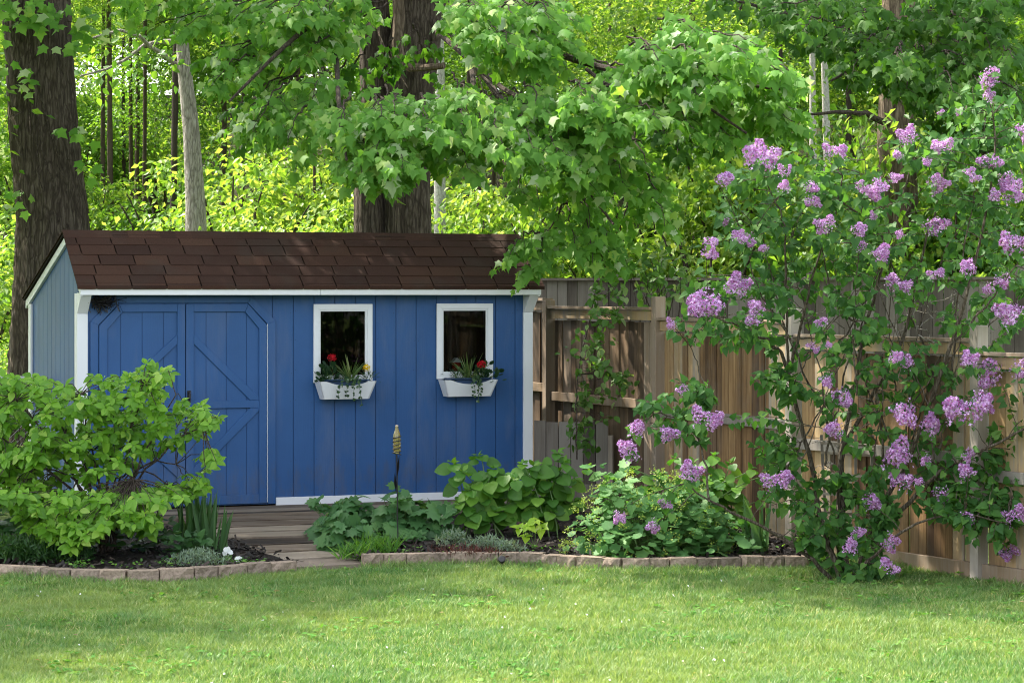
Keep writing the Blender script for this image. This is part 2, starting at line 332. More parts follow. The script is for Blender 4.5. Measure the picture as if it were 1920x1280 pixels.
M['whitepetal'] = petal('white_petal', [(0, (.7, .72, .7)), (1, (.85, .86, .85))])
M['gerleaf'] = leaf_mat('geranium_leaf', [(0, (.016, .05, .020)), (1, (.04, .095, .035))], .2)
M['spider'] = leaf_mat('striped_blade', [(0, (.05, .11, .03)), (.55, (.12, .20, .05)), (1, (.42, .46, .22))], .3)
M['ivy'] = leaf_mat('ivy_leaf', [(0, (.018, .055, .02)), (.8, (.05, .11, .04)), (1, (.2, .27, .16))], .2)

# ------------------------------------------------------------------ ground and lawn
def sheet(xs, ys, zf):
    X, Y = np.meshgrid(xs, ys, indexing='ij'); Z = zf(X, Y)
    v = np.stack([X, Y, Z], -1).reshape(-1, 3); n = len(ys)
    i = np.arange(len(xs) - 1)[:, None] * n; j = np.arange(n - 1)[None]
    return v, np.stack([i + j, i + n + j, i + n + j + 1, i + j + 1], -1).reshape(-1, 4)
a = Acc()
a.add(*sheet(np.concatenate([np.linspace(-150, -14, 12), np.linspace(-12, 12, 49), np.linspace(14, 150, 12)]),
             np.concatenate([np.linspace(-120, -5, 8), np.linspace(0, 24, 49), np.linspace(24.5, 90, 110), np.linspace(95, 260, 12)]), gz))
a.build('ground', M['ground'], smooth=True, kind='structure')

# border outlines (front edge, X,Y) from left to right
EDGE_L = A([G(p, Y)[:2] for p, Y in ((-420, 20.0), (-160, 19.65), (0, 19.55), (130, 19.3), (255, 19.22), (400, 19.42), (552, 19.9))])
EDGE_R = A([G(p, Y)[:2] for p, Y in ((680, 20.32), (760, 20.42), (830, 20.5), (1000, 20.5), (1090, 20.2), (1170, 20.05), (1270, 20.05), (1400, 20.2), (1515, 20.25))])
def along(poly, n):
    seg = np.r_[0, np.cumsum(np.linalg.norm(np.diff(poly, axis=0), axis=1))]; t = np.linspace(0, seg[-1], n)
    return np.column_stack([np.interp(t, seg, poly[:, k]) for k in range(2)]), seg[-1]

# blades of grass
def lawn(n, keep, zfun=None, hgt=(.022, .055)):
    pass
nb = 620000
Yb = 11.3 + (21.9 - 11.3) * rng.random(nb) ** 1.05
Xb = R(-1, 1, nb) * (.2 * Yb + 1.0)
el = np.interp(Xb, EDGE_L[:, 0], EDGE_L[:, 1]); er = np.interp(Xb, EDGE_R[:, 0], EDGE_R[:, 1])
lim = np.where(Xb < EDGE_L[-1, 0], el, np.where(Xb < EDGE_R[0, 0], 20.0, np.where(Xb < EDGE_R[-1, 0], er, 21.9)))
xf = 3.54 - (Yb - 19.4) * .47                      # fence line
ok = (Yb < lim - .02 + .035 * np.sin(Xb * 23) * np.sin(Xb * 7.1)) & (Xb < xf - .03)
bare = ((Xb - 2.32) / .33) ** 2 + ((Yb - 19.35) / .32) ** 2
ok &= (bare > 1) | (rng.random(nb) < .12)
Xb, Yb = Xb[ok], Yb[ok]; nb = len(Xb)
tuft = np.sin(Xb * 3.1 + 1.3 * np.sin(Yb * 2.3)) * np.sin(Yb * 4.3 + np.sin(Xb * 1.7)) 
hb = R(.020, .048, nb) * (1 + .30 * tuft) * np.where(rng.random(nb) < .03, 1.5, 1.)
edge_d = np.minimum(1, np.abs(lim[ok] - Yb) / .12); hb *= 1 + .55 * (1 - edge_d)
hb *= np.where(np.sin(Xb * 9.3 + 2 * np.sin(Yb * 5.1)) * np.sin(Yb * 11.7 + 2 * np.sin(Xb * 6.3)) > .25, 1.45, 1.)
an = R(0, 2 * np.pi, nb) + 0 * tuft; lean = np.column_stack([np.cos(an), np.sin(an)]) * (hb * R(.25, 1.0, nb))[:, None]
wa = R(0, np.pi, nb); wd = np.column_stack([np.cos(wa), np.sin(wa)]) * R(.0016, .0032, nb)[:, None]
b0 = np.column_stack([Xb, Yb]); z0 = np.zeros(nb)
v = np.stack([np.column_stack([b0 - wd, z0]), np.column_stack([b0 + wd, z0]), np.column_stack([b0 + lean * .35 + wd * .9, hb * .62]), np.column_stack([b0 + lean * .35 - wd * .9, hb * .62]), np.column_stack([b0 + lean, hb])], 1)
a = Acc(); a.v.append(v.reshape(-1, 3)); a.n = nb * 5
base = (np.arange(nb) * 5)[:, None]
a.f.append(base + A([[0, 1, 2, 3]])); a.f.append(base + A([[3, 2, 4]]))
a.build('grass', M['blade'], label='short mown lawn grass in front of the flower beds', cat='grass', kind='stuff')
# broad-leaved weeds and clover in the turf
a = Acc(); nw = 2600; yw = R(12, 21, nw); xw = R(-1, 1, nw) * (.2 * yw + .5)
okw = yw < np.where(xw < EDGE_L[-1, 0], np.interp(xw, EDGE_L[:, 0], EDGE_L[:, 1]), np.where(xw < EDGE_R[-1, 0], 20.0, 20.6)) - .05
okw &= (np.sin(xw * 1.9 + yw) * np.sin(yw * 2.7 - xw) > .15) | ((xw > 2.4) & (yw > 17.5)); okw &= xw < 3.54 - (yw - 19.4) * .47 - .05
xw, yw = xw[okw], yw[okw]
for k in range(4):
    tdir = rnd3(len(xw)); tdir[:, 2] = .25
    leaves(a, np.column_stack([xw, yw, R(.02, .045, len(xw))]), tdir, A([0, 0, 1.]) + rnd3(len(xw), .25), R(.022, .05, len(xw)), OVATE)
a.build('clover', M['clover'], label='patches of clover and broad leaved weeds in the lawn', cat='clover', kind='stuff')

a = Acc(); nw = 46; yw = R(12.2, 19, nw); xw = R(-1, .5, nw) * .19 * yw
for x, y in zip(xw, yw): n = 5; leaves(a, A([x, y, R(.035, .05)]) + rnd3(n, .003), rnd3(n), A([0, -.3, 1.]) + rnd3(n, .5), R(.010, .016, n), FLORET)
a.build('clover_flower', M['whitepetal'], label='tiny white clover heads dotted over the left half of the lawn', cat='clover', kind='stuff')
a = Acc(); nw = 420; yw = R(12, 20.2, nw); xw = R(-1, 1, nw) * (.19 * yw + .3); okw = (xw < 3.3 - (yw - 19.4) * .47) & (yw < 19.1 + .3 * (xw > -1)); xw, yw = xw[okw], yw[okw]; d = rnd3(len(xw)); d[:, 2] *= .2
leaves(a, np.column_stack([xw, yw, R(.015, .045, len(xw))]), d, A([0, 0, 1.]) + rnd3(len(xw), .5), R(.02, .06, len(xw)), NARROW)
a.build('lawn_litter', M['straw'], label='dry straw and fallen bits lying in the lawn', cat='litter', kind='stuff')

# ------------------------------------------------------------------ flower beds
def bed(name, edge, back, z0, z1, nv=14):
    e, _ = along(edge, 60); b, _ = along(A(back, float), 60); t = np.linspace(0, 1, nv)
    v = np.zeros((60, nv, 3)); v[..., :2] = e[:, None] * (1 - t)[None, :, None] + b[:, None] * t[None, :, None]
    v[..., 2] = z0 + (z1 - z0) * t[None] + R(-.012, .012, (60, nv)); v[:, 0, 2] = -.02
    i = np.arange(59)[:, None] * nv; j = np.arange(nv - 1)[None]
    a = Acc(); a.add(v.reshape(-1, 3), np.stack([i + j, i + nv + j, i + nv + j + 1, i + j + 1], -1).reshape(-1, 4))
    a.build(name, M['mulch'], kind='structure', smooth=True)
    n = 3800; u = rng.integers(0, 60, n); q = rng.random(n)[:, None] ** 1.7
    p = e[u] * (1 - q) + b[u] * q + R(-.05, .05, (n, 2)); z = z0 + (z1 - z0) * q[:, 0] + R(0, .03, n)
    inside = q[:, 0] > .02
    a = Acc(); td = rnd3(n); td[:, 2] *= .35
    leaves(a, np.column_stack([p, z])[inside], td[inside], (A([0, 0, 1.]) + rnd3(n, .5))[inside], R(.025, .08, n)[inside], (A([[-.16, 0, 0], [.16, .05, 0], [.13, 1, .05], [-.15, .95, 0]]), A([[0, 1, 2, 3]])))
    a.build('mulch', M['chip'], label=f'dark bark mulch spread over the {"left" if edge is EDGE_L else "right"} bed', cat='mulch', kind='stuff')
bed('garden_bed_left', EDGE_L, [G(-420, 23.4)[:2], G(100, 23.0)[:2], G(300, 22.9)[:2], G(395, 22.4)[:2]], .06, .10)
bed('garden_bed_right', EDGE_R, [G(590, 22.7)[:2], G(800, 24.0)[:2], G(1050, 24.3)[:2], G(1260, 23.2)[:2], G(1520, 20.9)[:2]], .06, .13)

# edging blocks: every block is its own thing
def blocks(edge, side, n):
    e, L = along(edge, n + 1); e[1:-1] += (e[2:] - e[:-2]) * R(-.07, .07, (n - 1, 1)) + R(-.008, .008, (n - 1, 2))
    for k in range(n):
        p, q = e[k], e[k + 1]; d = nrm(q - p); nn = A([-d[1], d[0]]); ln = np.linalg.norm(q - p) - .006
        nx, nz = 6, 4; a = Acc()
        gx = np.linspace(0, ln, nx); gzv = np.linspace(-.03, .100 + R(-.007, .007), nz)
        rough = R(-.010, .012, (nx, nz)); rough[:, 0] = 0
        vf = [[*(p + d * x + nn * (-.055 + rough[i, j] * (1 if 0 < i < nx - 1 else .6) + (.012 if i in (0, nx - 1) else 0))), z] for i, x in enumerate(gx) for j, z in enumerate(gzv)]
        vb = [[*(p + d * x + nn * .07), z] for x in gx for z in gzv]
        fs = []
        for i in range(nx - 1):
            for j in range(nz - 1):
                o = i * nz + j; fs.append([o, o + nz, o + nz + 1, o + 1]); o2 = nx * nz + o; fs.append([o2, o2 + 1, o2 + nz + 1, o2 + nz])
            t0, t1 = i * nz + nz - 1, (i + 1) * nz + nz - 1; fs.append([t0, t1, t1 + nx * nz, t0 + nx * nz])
        for j in range(nz - 1):
            fs.append([j, j + 1, nx * nz + j + 1, nx * nz + j]); o = (nx - 1) * nz + j; fs.append([o, nx * nz + o, nx * nz + o + 1, o + 1])
        c = A([*((p + q) / 2), 0.])
        a.add(A(vf + vb) - c, fs)
        a.build('edging_block', M['block'], loc=c, label=f'rough tan concrete block in the border row of the {side} flower bed', cat='edging block', group=f'concrete edging blocks of the {side} bed')
blocks(EDGE_L, 'left', 19); blocks(EDGE_R, 'right', 20)

# ------------------------------------------------------------------ shed
TH = math.radians(22.2); CS, SN = math.cos(TH), math.sin(TH)
Y0 = 23.3; X0 = (147 - 960) / F * Y0; ZD = .20
def SP(px, py, yo=0.):
    dx = (px - 960) / F; t = (yo + Y0 * CS - X0 * SN) / (CS - dx * SN)
    wx, wy, wz = t * dx, t, H + (HOR - py) / F * t
    return (wx - X0) * CS + (wy - Y0) * SN, wz - ZD
def SX(px, yo=0.): return SP(px, 700, yo)[0]
def W(x, y, z=0.): return A([X0 + x * CS - y * SN, Y0 + x * SN + y * CS, ZD + z])    # shed frame -> world
shed = thing('garden_shed', 'blue wooden garden shed with white trim and brown shingle roof', 'shed', (X0, Y0, ZD), TH)
WID = SX(993); DEP = 2.12
ZE = SP(600, 553, -.22)[1]; ZF = SP(600, 538, -.22)[1]       # fascia bottom and top
RY = .41; ZR = 2.735 - ZD; BY, ZB = 2.26, 2.12 - ZD           # ridge and back eave
front_slope = (ZR - ZF) / (RY + .22)
def zroof(y): return ZR - (RY - y) * front_slope if y < RY else ZR - (y - RY) * (ZR - ZB) / (BY - RY)
wins = []
for (x0, y0, x1, y1) in ((588, 570, 698, 716), (819, 569, 924, 709)):
    xa, za = SP(x0, y0, -.03); xb, zb = SP(x1, y1, -.03); wins.append((xa, xb, zb, za))
door_x0, door_x1 = SX(183), SX(500); dz1 = SP(345, 568)[1]
# siding: boards with grooves, openings left for the windows
a = Acc(); bw = SX(588) - SX(549); x = SX(549) - 2 * bw - 10 * bw
xs = []; 
x = SX(549)
while x > 0: x -= bw
while x < WID: xs.append(max(0, x)); x += bw
xs.append(WID)
fr_in = .055
ops = [(xa + fr_in, xb - fr_in, zb + fr_in, za - fr_in) for xa, xb, zb, za in wins]
def cut(acc, x0, x1, y0, y1, z0, z1):
    cuts = sorted({x0, x1, *[c for o in ops for c in o[:2] if x0 < c < x1]})
    for p, q in zip(cuts[:-1], cuts[1:]):
        zz = [(z0, z1)]
        for o in ops:
            if o[0] < (p + q) / 2 < o[1]: zz = [(z0, o[2]), (o[3], z1)]
        for u, v_ in zz: box(acc, p, q, y0, y1, u, v_)
for p, q in zip(xs[:-1], xs[1:]):
    if q - p > .01: cut(a, p + .004, q - .004, -.012, 0, .0, ZF + .08)
cut(a, 0, WID, .0, .03, 0, ZF + .1)
fwall = a.build('front_wall', M['blue'], shed)
a = Acc()
for p in xs[1:-1]:
    for z in np.arange(.12, ZF - .1, .28):
        for dx in (-.022, .022):
            q = A([p + dx + R(-.004, .004), -.0125, z + R(-.02, .02)])
            if not any(o[0] - .08 < q[0] < o[1] + .08 and o[2] - .08 < q[2] < o[3] + .08 for o in ops) and not door_x0 - .1 < q[0] < door_x1 + .1:
                box(a, q[0] - .003, q[0] + .003, -.0135, -.011, q[2] - .003, q[2] + .003)
a.build('nail_heads', M['navy'], fwall, kind='stuff')
def gable(xa, xb, name, groove):
    a = Acc(); ys = np.linspace(.0, DEP, 12)
    ys = np.sort(np.r_[ys, RY])
    for p, q in zip(ys[:-1], ys[1:]):
        g_ = .004 if q - p > .05 else 0
        poly = [(p + g_, 0), (q - g_, 0), (q - g_, zroof(q) - .05), (p + g_, zroof(p) - .05)]
        v = [[xa, y, z] for y, z in poly] + [[xb, y, z] for y, z in poly]
        a.add(A(v), [[0, 1, 2, 3], [7, 6, 5, 4]] + [[(i + 1) % 4, i, 4 + i, 4 + (i + 1) % 4] for i in range(4)])
    # backing behind the grooves
    for p, q in zip(ys[:-1], ys[1:]):
        s = .014 if xa < xb else -.014
        v = [[xx, y, z] for xx in (xa + s, xb + s * .8) for y, z in ((p, 0), (q, 0), (q, zroof(q) - .06), (p, zroof(p) - .06))]
        a.add(A(v), [[0, 1, 2, 3], [7, 6, 5, 4]])
    a.build(name, M['blue'], shed)
gable(.0, .03, 'side_wall', 1); gable(WID, WID - .03, 'side_wall', 1)
a = Acc(); box(a, .03, WID - .03, DEP - .03, DEP, 0, zroof(DEP) - .05); a.build('back_wall', M['blue'], shed)
a = Acc(); box(a, .04, WID - .04, .04, DEP - .04, -.05, .02); a.build('floor', M['inside'], shed)
# roof deck + shingles
OV = .06
a = Acc()
def slab(acc, y0, z0, y1, z1, x0, x1, t, off=0.):
    d = nrm(A([y1 - y0, z1 - z0])); nn = A([-d[1], d[0]]); 
    if nn[1] < 0: nn = -nn
    p = [A([y0, z0]) + nn * off, A([y1, z1]) + nn * off, A([y1, z1]) + nn * (off + t), A([y0, z0]) + nn * (off + t)]
    v = [[x0, *q] for q in p] + [[x1, *q] for q in p]
    acc.add(A(v), [[0, 1, 2, 3], [7, 6, 5, 4]] + [[(i + 1) % 4, i, 4 + i, 4 + (i + 1) % 4] for i in range(4)])
slab(a, -.215, ZF, RY, ZR, -OV + .01, WID + OV - .01, .02, -.024); slab(a, RY, ZR, BY, ZB, -OV + .01, WID + OV - .01, .02, -.024)
roof = a.build('roof', M['inside'], shed)
a = Acc(); L = math.hypot(RY + .22, ZR - ZF); nc = 5; ex = L / (nc + .35)
d2 = A([RY + .22, ZR - ZF]) / L; n2 = A([-d2[1], d2[0]])
def shingle(acc, x0, x1, s0, s1, lift0, lift1, t=.011, front=True):
    p = [A([-.22, ZF]) + d2 * s0 + n2 * lift0, A([-.22, ZF]) + d2 * s1 + n2 * lift1]
    p += [p[1] + n2 * t, p[0] + n2 * t]
    v = [[x0, *q] for q in p] + [[x1, *q] for q in p]
    acc.add(A(v), [[0, 1, 2, 3], [7, 6, 5, 4]] + [[(i + 1) % 4, i, 4 + i, 4 + (i + 1) % 4] for i in range(4)])
for c in range(nc + 1):
    x = -OV - R(.0, .3); tw = .325
    while x < WID + OV:
        xa, xb = max(-OV, x), min(WID + OV, x + tw - .012)
        if xb - xa > .02:
            j = R(-.002, .002)
            s0 = c * ex - .0 + R(-.002, .002); s1 = min(L, (c + 1) * ex + .03)
            if c == 0:                                     # rounded over the eave
                shingle(a, xa, xb, .03, s1, .007 + j, .001)
                pts = [A([-.22, ZF]) + d2 * .03 + n2 * (.015 + j), A([-.235, ZF + .012]), A([-.238, ZF - .022])]
                for u, v_ in zip(pts[:-1], pts[1:]):
                    vv = [[xa, *u], [xb, *u], [xb, *v_], [xa, *v_]]; a.add(A(vv), [[0, 1, 2, 3]])
            else: shingle(a, xa, xb, s0, s1, .007 + j, .001)
        x += tw
box(a, -OV, WID + OV, -.2325, -.2235, ZF - .018, ZF + .004)
for yb0, yb1 in zip(np.linspace(BY + .02, RY, 14)[:-1], np.linspace(BY + .02, RY, 14)[1:]):   # back slope
    x = -OV - R(0, .3)
    while x < WID + OV:
        xa, xb = max(-OV, x), min(WID + OV, x + .318)
        if xb > xa: slab(a, yb0, zroof(yb0), max(RY, yb1 - .02), zroof(max(RY, yb1 - .02)), xa, xb, .008, .002)
        x += .325
shl = a.build('shingles', M['shingle'], roof)
a = Acc(); x = -OV                                       # ridge caps
while x < WID + OV:
    x1 = min(x + .155, WID + OV); j = R(0, .003)
    top = A([RY, ZR + .020 + j]); f_ = top - d2 * .11 - A([0, .0]) + n2 * .0; b_ = A([RY + .12, zroof(RY + .12) + .016 + j])
    v = [[x, *f_], [x1 - .003, *f_], [x1 - .003, *top], [x, *top], [x, *b_], [x1 - .003, *b_]]
    v += [[p[0], p[1], p[2] - .012] for p in v]
    a.add(A(v), [[0, 1, 2, 3], [3, 2, 5, 4], [0, 6, 7, 1], [0, 3, 9, 6], [3, 4, 10, 9], [1, 7, 8, 2], [2, 8, 11, 5]])
    x += .152
a.build('ridge_cap', M['shingle'], roof)
# fascia in two lengths, rake boards, corner posts, brackets, base trim
xj = SX(601, -.22)
for p, q in ((-.03 + .0, xj - .001), (xj + .001, WID + .03)):
    a = Acc(); box(a, p, q, -.222, -.200, ZE, ZF - .002); a.build('fascia', M['white'], shed, bevel=.002)
a = Acc(); box(a, 0, WID, -.199, -.013, ZF - .05, ZF - .042); a.build('soffit', M['blue'], shed)
for xa, xb in ((-.028, -.002), (WID + .002, WID + .028)):
    a = Acc()
    for p, q in ((-.2, RY), (RY, BY - .02)):
        poly = [(p, zroof(p) - .105), (q, zroof(q) - .105), (q, zroof(q) - .03), (p, zroof(p) - .03)]
        v = [[xx, y, z] for xx in (xa, xb) for y, z in poly]
        a.add(A(v), [[0, 1, 2, 3], [7, 6, 5, 4]] + [[(i + 1) % 4, i, 4 + i, 4 + (i + 1) % 4] for i in range(4)])
    a.build('rake_board', M['white'], shed)
pw = SX(167) - SX(147)
for xa in (-.02, WID - pw + .02):
    a = Acc(); box(a, xa, xa + pw, -.036, -.013, -.02, SP(155, 588)[1] - .0)
    # return on the side of the corner
    sx = xa if xa < 1 else xa + pw - .02
    box(a, sx, sx + .02, -.0125, .075, -.02, ZF - .06)
    a.build('corner_post', M['white'], shed, bevel=.002)
    a = Acc(); zt = ZE + .002; zb_ = SP(155, 588)[1]        # bracket that leans out to carry the eave
    v = [[xx, y, z] for xx in (xa + .001, xa + pw - .001) for y, z in ((-.036, zb_ + .002), (-.198, zt), (-.198, ZF - .055), (-.02, ZF - .055), (-.02, zb_ + .002))]
    a.add(A(v), [[0, 1, 2, 3, 4], [9, 8, 7, 6, 5]] + [[(i + 1) % 5, i, 5 + i, 5 + (i + 1) % 5] for i in range(5)])
    a.build('eave_bracket', M['white'], shed)
a = Acc(); box(a, -.024, -.004, DEP - .10, DEP + .01, -.02, zroof(DEP) - .10); a.build('corner_post', M['white'], shed)
a = Acc(); box(a, SX(516), WID - pw + .018, -.034, -.0125, -.012, SP(600, 929)[1] - SP(600, 941)[1] + .0); a.build('base_trim', M['white'], shed, bevel=.002)
# door surround (chamfered top corners)
def S2(px, py, yo=-.03): return SP(px, py, yo)
dB = .005
a = Acc()
def q4(acc, pts, y0, y1): prism(acc, pts, y0, y1)
xo0, xo1, xi0, xi1 = SX(168), SX(515), SX(183), SX(500)
zo, zi = S2(345, 556)[1], S2(345, 568)[1]; zc = S2(183, 609)[1]; zco = S2(168, 603)[1]
xc0, xc1 = SX(222), SX(463); xco0, xco1 = SX(216), SX(470)
yd0, yd1 = -.034, -.0125
q4(a, [(xo0, dB), (xi0, dB), (xi0, zc), (xo0, zco)], yd0, yd1)
q4(a, [(xo0, zco), (xi0, zc), (xc0, zi), (xco0, zo)], yd0, yd1)
q4(a, [(xco0, zo), (xc0, zi), (xc1, zi), (xco1, zo)], yd0, yd1)
q4(a, [(xco1, zo), (xc1, zi), (xi1, zc), (xo1, zco)], yd0, yd1)
q4(a, [(xi1, dB), (xo1, dB), (xo1, zco), (xi1, zc)], yd0, yd1)
a.build('door_surround', M['blue'], shed, bevel=.002)
xm = SX(346); sw = SX(198) - SX(183); zmid1, zmid0 = S2(420, 751)[1], S2(420, 765)[1]
for sgn in (0, 1):
    g_ = .006
    xa, xb = (xi0 + g_, xm - .004) if sgn == 0 else (xm + .004, xi1 - g_ - .004)
    mir = (lambda x: x) if sgn else (lambda x, s=xa + xb: s - x)      # drawn for the right leaf, mirrored for the left
    cw = (xb - xc1) if sgn else (xc0 - xa)
    ch = zi - zc
    a = Acc(); zt = zi - .008; zb_ = .012
    panel = [(xa, zb_), (xb, zb_), (xb, zt - ch), (xb - cw, zt), (xa, zt)]
    if not sgn: panel = [(xa + xb - x, z) for x, z in panel][::-1]
    pb = Acc(); nbd = 4
    xe = np.linspace(xa, xb, nbd + 1)
    for p, q in zip(xe[:-1], xe[1:]):
        def top(x): 
            e = (xb - x) if sgn else (x - xa)
            return zt if e >= cw else zt - ch * (1 - e / cw)
        p2, q2 = p + (.004 if p > xa else 0), q - (.004 if q < xb else 0)
        kn = [k for k in ((xb - cw) if sgn else (xa + cw),) if p2 < k < q2]
        poly = [(p2, zb_), (q2, zb_), (q2, top(q2))] + [(k, top(k)) for k in kn] + [(p2, top(p2))]
        prism(pb, poly, -.022, -.0135)
    prism(pb, panel, -.0155, -.0128)
    door = pb.build('door', M['blue'], shed, **{'label': 'right blue door leaf' if sgn else 'left blue door leaf'})
    def bd(name, poly, y0=-.042):
        a = Acc(); pp = [(mir(x), z) for x, z in poly]
        if not sgn: pp = pp[::-1]
        prism(a, pp, y0, -.0225); return a.build(name, M['blue'], door, bevel=.0025)
    ra, rb = xa, xb
    if not sgn: cwm = cw
    bd('stile', [(ra, zb_), (ra + sw, zb_), (ra + sw, zt), (ra, zt)])
    bd('stile', [(rb - sw, zb_), (rb, zb_), (rb, zt - ch), (rb - sw, zt - ch - sw * .0)])
    k = sw * .9
    bd('top_rail', [(ra + sw + .001, zt - sw), (rb - cw - sw * .4, zt - sw), (rb - cw, zt - .001), (ra + sw + .001, zt - .001)])
    bd('corner_rail', [(rb - cw - sw * .4 + .001, zt - sw), (rb - sw - .001, zt - ch - sw * .45), (rb - .001, zt - ch + .001), (rb - cw + .001, zt - .001)], -.0415)
    bd('bottom_rail', [(ra + sw + .001, zb_), (rb - sw - .001, zb_), (rb - sw - .001, zb_ + .085), (ra + sw + .001, zb_ + .085)])
    bd('mid_rail', [(ra + sw + .001, zmid0), (rb - sw - .001, zmid0), (rb - sw - .001, zmid1), (ra + sw + .001, zmid1)])
    hi = S2(420, 627)[1]; lo = S2(420, 892)[1]; dw = sw * 1.15
    bd('brace', [(ra + sw + .001, hi), (ra + sw + .001, hi - dw), (rb - sw - dw, zmid1 + .001), (rb - sw - .002, zmid1 + .001), (rb - sw - .002, zmid1 + .03)], -.038)
    bd('brace', [(rb - sw - .002, zmid0 - .001), (rb - sw - dw, zmid0 - .001), (ra + sw + .001, lo + dw), (ra + sw + .001, lo), (rb - sw - .002, zmid0 - .03)][::-1], -.038)
    if sgn:
        h = Acc(); box(h, xa + .01, xa + .04, -.055, -.0425, zmid1 - .01, zmid1 + .10); tube(h, [(xa + .025, -.05, zmid1 + .085), (xa + .025, -.085, zmid1 + .075), (xa + .025, -.09, zmid1 + .03), (xa + .025, -.05, zmid1 + .01)], .008, 6)
        h.build('latch', M['black'], door)
        rp = Acc(); zz = np.linspace(.02, zc, 90); tube(rp, np.column_stack([np.full(90, xi1 - .003) + .0025 * np.sin(zz * 90), np.full(90, -.036), zz]), .0032, 5)
        rp.build('weather_seal', M['white'], shed)
# windows
for wi, (xa, xb, zb, za) in enumerate(wins):
    wd = thing('window', None, None); wd.parent = shed
    a = Acc(); fw = .052; y0, y1 = -.040, -.0125
    prism(a, [(xa, zb), (xa + fw, zb + fw), (xa + fw, za - fw), (xa, za)], y0, y1); prism(a, [(xa, za), (xa + fw, za - fw), (xb - fw, za - fw), (xb, za)], y0, y1)
    prism(a, [(xb, za), (xb - fw, za - fw), (xb - fw, zb + fw), (xb, zb)], y0, y1); prism(a, [(xb, zb), (xb - fw, zb + fw), (xa + fw, zb + fw), (xa, zb)], y0, y1)
    s = .018
    for bx in ((xa + fw, xa + fw + s, zb + fw, za - fw), (xb - fw - s, xb - fw, zb + fw, za - fw), (xa + fw + s, xb - fw - s, zb + fw, zb + fw + s), (xa + fw + s, xb - fw - s, za - fw - s, za - fw)):
        box(a, bx[0], bx[1], -.030, .0, bx[2], bx[3])
    a.build('frame', M['white'], wd, bevel=.002)
    a = Acc(); box(a, xa + fw + s, xb - fw - s, -.014, -.010, zb + fw + s, za - fw - s); a.build('pane', M['glass'], wd)
    # gathered drape inside
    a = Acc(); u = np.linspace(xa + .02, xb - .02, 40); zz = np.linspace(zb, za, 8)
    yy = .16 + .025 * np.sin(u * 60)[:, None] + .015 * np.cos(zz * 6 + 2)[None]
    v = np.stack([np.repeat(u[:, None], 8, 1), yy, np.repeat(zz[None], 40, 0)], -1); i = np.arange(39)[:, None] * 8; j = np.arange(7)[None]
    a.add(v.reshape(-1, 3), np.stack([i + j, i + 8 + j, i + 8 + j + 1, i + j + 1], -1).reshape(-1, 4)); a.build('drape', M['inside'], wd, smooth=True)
# window boxes with planter trays and flowers
GRN = {}
for wi, (cx0, cx1, ytop, ybot, front) in enumerate(((588, 706, 714, 748, 0), (820, 934, 711, 743, 0))):
    xa, zt = SP(cx0, ytop, -.02); xb, zb = SP(cx1 - 3, ybot, -.19); xb = SP(cx1, ytop, -.2)[0]
    D = .20; ins = .055; n = 25
    zt = SP((cx0 + cx1) / 2, ytop + 1, -D)[1]; zb = SP((cx0 + cx1) / 2, ybot, -D + .05)[1]
    a = Acc()
    xs_ = np.linspace(xa, xb, n); dip = .042 * np.clip(np.sin((xs_ - xa) / (xb - xa) * np.pi) * 1.7 - .75, 0, 1) ** .8
    # front board with a dished top edge, leaning outwards, ends flaring
    xl, xr = xa + ins, xb - ins
    xb_ = np.linspace(xl, xr, n)
    fv = [[x, -D, zt - d] for x, d in zip(xs_, dip)] + [[x, -D + .05, zb] for x in xb_] + [[x, -D + .012, zt - d] for x, d in zip(xs_, dip)] + [[x, -D + .062, zb] for x in xb_]
    ff = []
    for i in range(n - 1):
        ff += [[i, n + i, n + i + 1, i + 1], [2 * n + i, 2 * n + i + 1, 3 * n + i + 1, 3 * n + i], [i, i + 1, 2 * n + i + 1, 2 * n + i]]
    a.add(A(fv), ff)
    for (xt, xbt, s) in ((xa, xl, 1), (xb, xr, -1)):
        v = [[xt, -D, zt], [xt, -.04, zt], [xbt, -.04, zb], [xbt, -D + .05, zb]]; v += [[p[0] + .012 * s, p[1], p[2]] for p in v]
        a.add(A(v), [[0, 1, 2, 3], [7, 6, 5, 4], [0, 4, 5, 1], [1, 5, 6, 2], [2, 6, 7, 3], [3, 7, 4, 0]])
    box(a, xl + .012, xr - .012, -D + .055, -.04, zb, zb + .012); box(a, xl + .02, xr - .02, -.039, -.0125, zb + .01, zt - .005)
    a.build('window_box', M['white'], shed)
    cc = W((xa + xb) / 2, -D / 2, zt)
    tr_ = Acc(); box(tr_, -(xb - xa) / 2 + .075, (xb - xa) / 2 - .075, -.055, .05, -.06, .004); box(tr_, -(xb - xa) / 2 + .055, (xb - xa) / 2 - .055, -.082, .057, .0045, .016)
    o = tr_.build('planter_tray', M['navy'], loc=cc, bevel=.004, label=('navy planter tray set in the left window box' if wi == 0 else 'navy planter tray set in the right window box'), cat='planter tray'); o.rotation_euler = (0, 0, TH)
    GRN[wi] = (xa, xb, zt + .02)
def wb(wi, px, py, yo=-.11): x, z = SP(px, py, yo); return W(x, yo, z)
